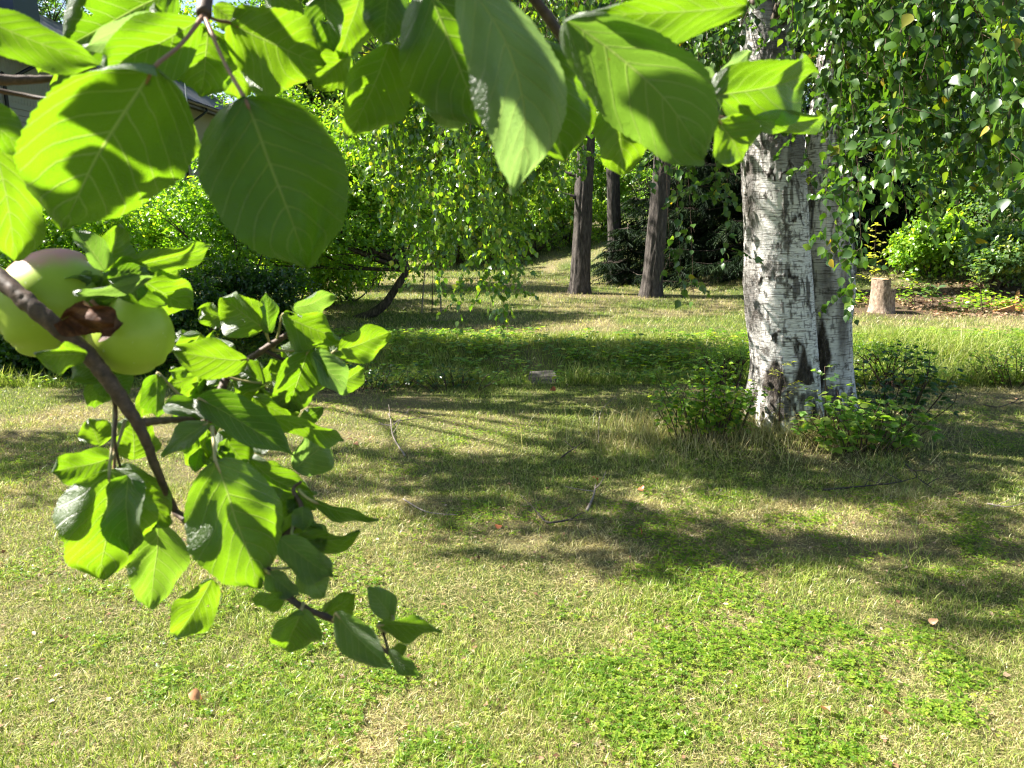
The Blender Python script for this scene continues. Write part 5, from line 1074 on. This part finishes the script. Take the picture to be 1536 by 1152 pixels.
# branches
BR = []
main = [(-190, 250, .52), (-90, 345, .50), (0, 418, .485), (62, 472, .48), (128, 528, .49), (178, 592, .50), (214, 650, .51), (238, 712, .525), (264, 768, .54)]
def brv(pts, rad, seg=14, n=None, rough=.14, s=1): return tube([P(*q) for q in pts], rad, seg, n or 8*len(pts), rough=rough, s=s)
BR.append(brv(main, [.0072, .0062, .0056, .0056, .0053, .0048, .0036, .0028, .0022], 20, 150))
BR.append(brv([(264, 768, .54), (320, 815, .515), (396, 852, 0.490), (440, 902, 0.480), (500, 930, 0.480), (545, 952, 0.480), (590, 985, 0.470), (612, 992, 0.470)], [.0026, .0024, .0024, .0022, .0019, .0015, .001, .0008], 12, 90, .2))
BR.append(brv([(212, 634, .51), (255, 630, .545), (302, 630, .575), (345, 632, .60)], [.0030, .0024, .0026, .0012], 12, 50, .2))
BR.append(brv([(302, 632, .575), (330, 590, .60), (345, 560, .61), (395, 525, .615), (452, 490, .60), (480, 478, .60)], [.0034, .0036, .0028, .0026, .0022, .001], 12, 60, .2))
BR.append(brv([(395, 525, .615), (440, 545, .62), (482, 552, .63), (512, 545, .64)], [.0018, .0015, .0015, .001], 8, 30, .15))
BR.append(brv([(396, 852, 0.490), (418, 812, 0.505), (446, 785, 0.510), (452, 760, 0.520), (440, 735, 0.530), (452, 722, 0.530)], [.0018, .0017, .0018, .0018, .0014, .001], 10, 50, .15))
BR.append(brv([(300, 628, .575), (322, 650, .53), (318, 640, .50)], [.0016, .0014, .0012], 8, 16)); BR.append(brv([(168, 585, .505), (174, 620, .515), (172, 660, .51), (180, 700, .52)], [.0018, .0013, .0011, .0009], 8, 24))
BR.append(brv([(575, 950, 0.485), (580, 968, 0.475), (586, 985, 0.470)], [.001, .0009, .0008], 6, 8))
BR.append(brv([(-170, 110, .50), (-60, 118, .50), (20, 120, .51), (84, 118, .52)], [.0050, .0044, .0034, .002], 12, 40)); BR.append(brv([(84, 118, .52), (96, 100, .52), (98, 72, .52)], [.0012, .001, .0008], 8, 12)); BR.append(brv([(-40, 128, .51), (30, 142, .52), (72, 148, .52), (84, 138, .52)], [.0016, .0016, .0014, .0008], 8, 20))
BR.append(brv([(315, -140, .44), (312, -50, .42), (306, 22, .40)], [.0046, .0042, .0038], 14, 30)); BR.append(brv([(230, -120, .46), (420, -90, .45), (620, -70, .43), (760, -40, .42), (868, 88, .44), (915, 125, .445), (1010, 160, .45), (1076, 176, .45)], [.0036, .0034, .0032, .0030, .0026, .0023, .0020, .0014], 12, 90))
BR.append(brv([(760, -40, .42), (940, -60, .40), (1110, -40, .39), (1130, 6, .37)], [.0035, .003, .002, .001], 10, 30))
BR.append(brv([(1076, 176, .45), (1074, 150, .455), (1074, 118, .46)], [.0014, .0012, .0008], 8, 12))
# limbs up and out to the trunk at the left
A1_ = P(-190, 250, .52); A2_ = P(-170, 110, .50); A3_ = P(315, -140, .44); A4_ = P(230, -120, .46); J = np.array([-1.05, .10, 1.80]); K_ = np.array([-.55, -.22, 2.22])
BR.append(tube([J, (J+A1_)/2+np.array([0, .03, .03]), A1_], [.020, .013, .0078], 16, 40, rough=.12)); BR.append(tube([J+np.array([.1, .03, -.02]), (J+A2_)/2+np.array([0, 0, .10]), A2_], [.010, .008, .005], 12, 30, rough=.12))
BR.append(tube([AT+np.array([-.10, -.05, 2.0]), np.array([-1.2, -.2, 2.25]), K_, np.array([-.18, .05, 2.16]), A3_], [.026, .020, .014, .009, .005], 14, 50, rough=.12)); BR.append(tube([K_, (K_+A4_)/2+np.array([0, 0, .05]), A4_], [.010, .007, .004], 12, 30, rough=.12))
BR.append(tube([AT+np.array([.05, 0, 1.25]), J-np.array([.35, .05, .22]), J], [.05, .034, .022], 18, 40, rough=.12))
v, tr, q = join(BR); link('branch', mesh_np('branch', localise(v, AT), tr, q), M_APPLEBARK, apple_tree)
v, tr, q = tube([AT+np.array([0, 0, -.1]), AT+np.array([.03, 0, .6]), AT+np.array([.05, 0, 1.3]), AT+np.array([-.15, -.1, 2.3])], [.12, .095, .075, .05], 28, 90, rough=.14); link('trunk', mesh_np('trunk', localise(v, AT), tr, q), M_DARKBARK, apple_tree)
# the rest of the crown, out of the picture, with leaves added to shade the upper ones
r = np.random.default_rng(55); cc = []
for _ in range(4000):
    p = np.array([r.uniform(-2.9, .55), r.uniform(-1.2, .10), r.uniform(1.9, 3.2)]); px, py, d_ = project(p)
    if d_ > 0 and py > -70 and px > -130: continue
    if p[2] < 1.9 and p[0] > -.5: continue
    # leave open the sun's way to the twig and the upper leaves, but for a few patches
    hit = 0
    for q in (P(80, 455, .5), P(198, 502, .52), P(150, 760, .5), P(340, 780, .52), P(440, 900, .55), P(400, 520, .6), P(300, 640, .56), P(560, 960, .55), P(460,600,.6), P(150, 230, .38), P(230, 200, .38), P(60, 250, .4), P(410, 60, .42), P(540, 140, .45), P(500, 40, .44), P(660, 60, .40), P(780, 60, .34), P(780, 240, .36), P(930, 200, .46), P(1110, 200, .45), P(1140, 110, .45), P(1190, 178, .47), P(480, 280, .38), P(400, 180, .37), P(300, 80, .45), P(60, 50, .41), P(1000, 10, .37), P(940, 120, .39), P(1020, 190, .40)):
        w_ = p-q; dist = np.linalg.norm(w_-(w_@SUN)*SUN)
        if dist < (.14 if q[2] > 1.5 else .10): hit = 1
    if hit: continue
    cc.append(p)
    if len(cc) >= 240: break
cc = np.array(cc); SA_, SB_, SC2 = sprig_leaves(cc, norm(r.normal(0, 1, cc.shape)), 7, r.uniform(.08, .2, len(cc)), .075, r)
a_, b_, d_ = project(SA_); k_ = ~((d_ > 0) & (b_ > -75) & (a_ > -60) & (a_ < 1600)); SA_, SB_, SC2 = SA_[k_], SB_[k_], SC2[k_]
bl_p, bl_R, bl_s = [], [], []  # unseen leaves added sunward, placed to shade chosen spots on the big leaves
for (bx, by, bd, br) in ((150, 150, .37, 62), (225, 150, .37, 44), (110, 312, .39, 50), (190, 300, .385, 44), (62, 190, .39, 34), (392, 215, .37, 80), (400, 320, .375, 84), (440, 380, .38, 40), (955, 95, .39, 62), (1000, 165, .40, 62), (800, 110, .34, 66), (830, 190, .36, 56), (660, 110, .39, 66), (1150, 90, .455, 34), (200, 480, .52, 54)):
    s_ = 2.3*br/FPX*bd; q_ = P(bx, by, bd)+SUN*r.uniform(.26, .5); bl_s.append(s_); ax_2 = norm(np.cross(SUN, norm(r.normal(0, 1, 3)))); bl_p.append(q_-ax_2*s_*.5); bl_R.append(frames(ax_2, SUN+r.normal(0, .15, 3)))
SA_ = np.concatenate([SA_, bl_p]); SB_ = np.concatenate([SB_, bl_R]); SC2 = np.concatenate([SC2, bl_s])
a_, b_, d_ = project(SA_); k_ = ~((d_ > .05) & (b_ > -75) & (a_ > -60) & (a_ < 1600)); print('blocked', (~k_).sum()); SA_, SB_, SC2 = SA_[k_], SB_[k_], SC2[k_]
v, tr = scatter(LEAF_BIRCH[0], LEAF_BIRCH[1], SA_-AT, SB_, SC2); kk = len(LEAF_BIRCH[0]); me = mesh_np('foliage', v, tris=tr, attrs={'luv': np.tile(np.stack([LEAF_BIRCH[0][:, 0], LEAF_BIRCH[0][:, 1]*2.2, 0*LEAF_BIRCH[0][:, 0]], -1), (len(SA_), 1)), 'tone': np.repeat(r.random(len(SA_)), kk), 'pale': np.zeros(len(v))})
tag(link('foliage', me, M_APPLELEAF, apple_tree), kind='stuff')
tb = []
for p in cc[::2]: s0 = [np.array([-1.2, -.2, 2.25]), K_, AT+np.array([-.1, -.05, 2.2])][np.argmin([np.linalg.norm(p-q) for q in (np.array([-1.2, -.2, 2.25]), K_, AT+np.array([-.1, -.05, 2.2]))])]; tb.append(tube([s0, (s0+p)/2+np.array([0, 0, .08]), p], [.008, .005, .0015], 5, 8, cap=False))
v, tr, q = join(tb); link('twigs', mesh_np('twigs', localise(v, AT), tr, q), M_APPLEBARK, apple_tree)

# the apples
t = NT('apple_skin'); bl = t.attr('blush').outputs['Fac']; n_ = t.noise(t.coord(), 60, 4, .6); n2_ = t.noise(t.coord(), 320, 2, .5)
c = t.mix(n_, (.29, .42, .025), (.42, .54, .06)); c = t.mix(t.attr('pit').outputs['Fac'], c, (.30, .26, .10))
c = t.mix(t.math('MULTIPLY', bl, t.math('MULTIPLY_ADD', n_, .8, .45), clamp=True), c, (.62, .22, .24)); c = t.mix(t.ramp(n2_, [(.70, (0, 0, 0)), (.76, (.5, .5, .5))]), c, (.60, .66, .36))
p = t.new('ShaderNodeBsdfPrincipled', Roughness=.42); p.inputs['Specular IOR Level'].default_value = .4; t.l.new(c, p.inputs['Base Color'])
p.inputs['Subsurface Weight'].default_value = .25; p.inputs['Subsurface Radius'].default_value = (.006, .008, .002); p.inputs['Subsurface Scale'].default_value = .6
M_APPLE = t.done(p.outputs[0])
def apple(px, py, d, rx, rz, tiltx, tilty, seed, lb, blush_dir=None):
    C_ = P(px, py, d); n, m = 48, 72; th = np.linspace(0, np.pi, n); T, F = np.meshgrid(th, np.linspace(0, 2*np.pi, m, endpoint=False), indexing='ij')
    rad = 1+.03*np.cos(5*F)*np.abs(np.cos(T))**1.5; zz = np.cos(T); dim = .30*np.exp(-(np.sin(T)/.24)**2)*(zz > 0)+.20*np.exp(-(np.sin(T)/.22)**2)*(zz < 0)
    V = np.stack([np.sin(T)*np.cos(F)*rad*rx*(1+.06*zz), np.sin(T)*np.sin(F)*rad*rx*(1+.06*zz), (zz-np.sign(zz)*dim)*rz*rad], -1).reshape(-1, 3)
    V *= (1+.03*(fbm(V[:, 0]*40+seed, V[:, 1]*40, V[:, 2]*40, seed, 2)-.5))[:, None]
    pit = (dim.ravel()/.3)**.7
    a, b = R(tiltx), R(tilty); Rx = np.array([[1, 0, 0], [0, math.cos(a), -math.sin(a)], [0, math.sin(a), math.cos(a)]]); Ry = np.array([[math.cos(b), 0, math.sin(b)], [0, 1, 0], [-math.sin(b), 0, math.cos(b)]]); Mx = Ry@Rx
    V = V@Mx.T; bd = norm(np.array(blush_dir if blush_dir is not None else (0, 0, 1.))); nv = norm(V); blush = smooth(.38, .85, nv@bd+.18*(fbm(nv[:, 0]*5, nv[:, 1]*5, nv[:, 2]*5, seed, 3)-.5))*(0 if blush_dir is None else 1)
    i_ = np.arange(n-1)[:, None]*m; j_ = np.arange(m)[None]; Q = np.stack([i_+j_, i_+m+j_, i_+m+(j_+1) % m, i_+(j_+1) % m], -1).reshape(-1, 4)
    o = link('apple', mesh_np('apple', V+C_-AT, quads=Q, attrs={'blush': blush, 'pit': pit}), M_APPLE, apple_tree); o['label'] = lb
    top = C_+Mx@np.array([0, 0, rz*.72]); e = C_+Mx@np.array([.002, 0, rz*1.25]); v, tr, q = tube([top, (top+e)/2, e], [.0014, .0012, .0016], 8, 10); link('stem', mesh_np('stem', localise(v, AT), tr, q), M_PETIOLE_RED, o)
apple(80, 456, .53, .0350, .0400, -30, 48, 3, 'larger green apple with a pink blush on its shoulder', (-.2, .25, 1.))
apple(198, 503, .52, .0272, .0268, 24, -38, 5, 'smaller plain green apple right of the branch')
# dry brown leaf between the apples
dv = leaf((103, 474), (185, 484), 56, .472, .470, 12, fold=-34, wave=.38, bow=.10, curl=-.30, blunt=.8, nm=None); dv[0][:] = dv[0]+norm(dv[0]-P(145, 480, .47))*(.0022*(fbm(dv[0][:, 0]*200, dv[0][:, 1]*200, dv[0][:, 2]*200, 4)-.5))[:, None]
o = link('dry_leaf', mesh_np('dry_leaf', dv[0]-AT, quads=dv[1]), pbr('dry_leaf', bark_col((.02, .008, .004), (.09, .030, .010), (.26, .11, .04), (25, 60, 60)), .6, bark_bump((90, 90, 90), .6, .001)), apple_tree); o['label'] = 'curled brown dried leaf caught between the apples'
n = [o for o in apple_tree.children if o.name.split('.')[0] == 'leaf']; print('apple leaves', len(n))
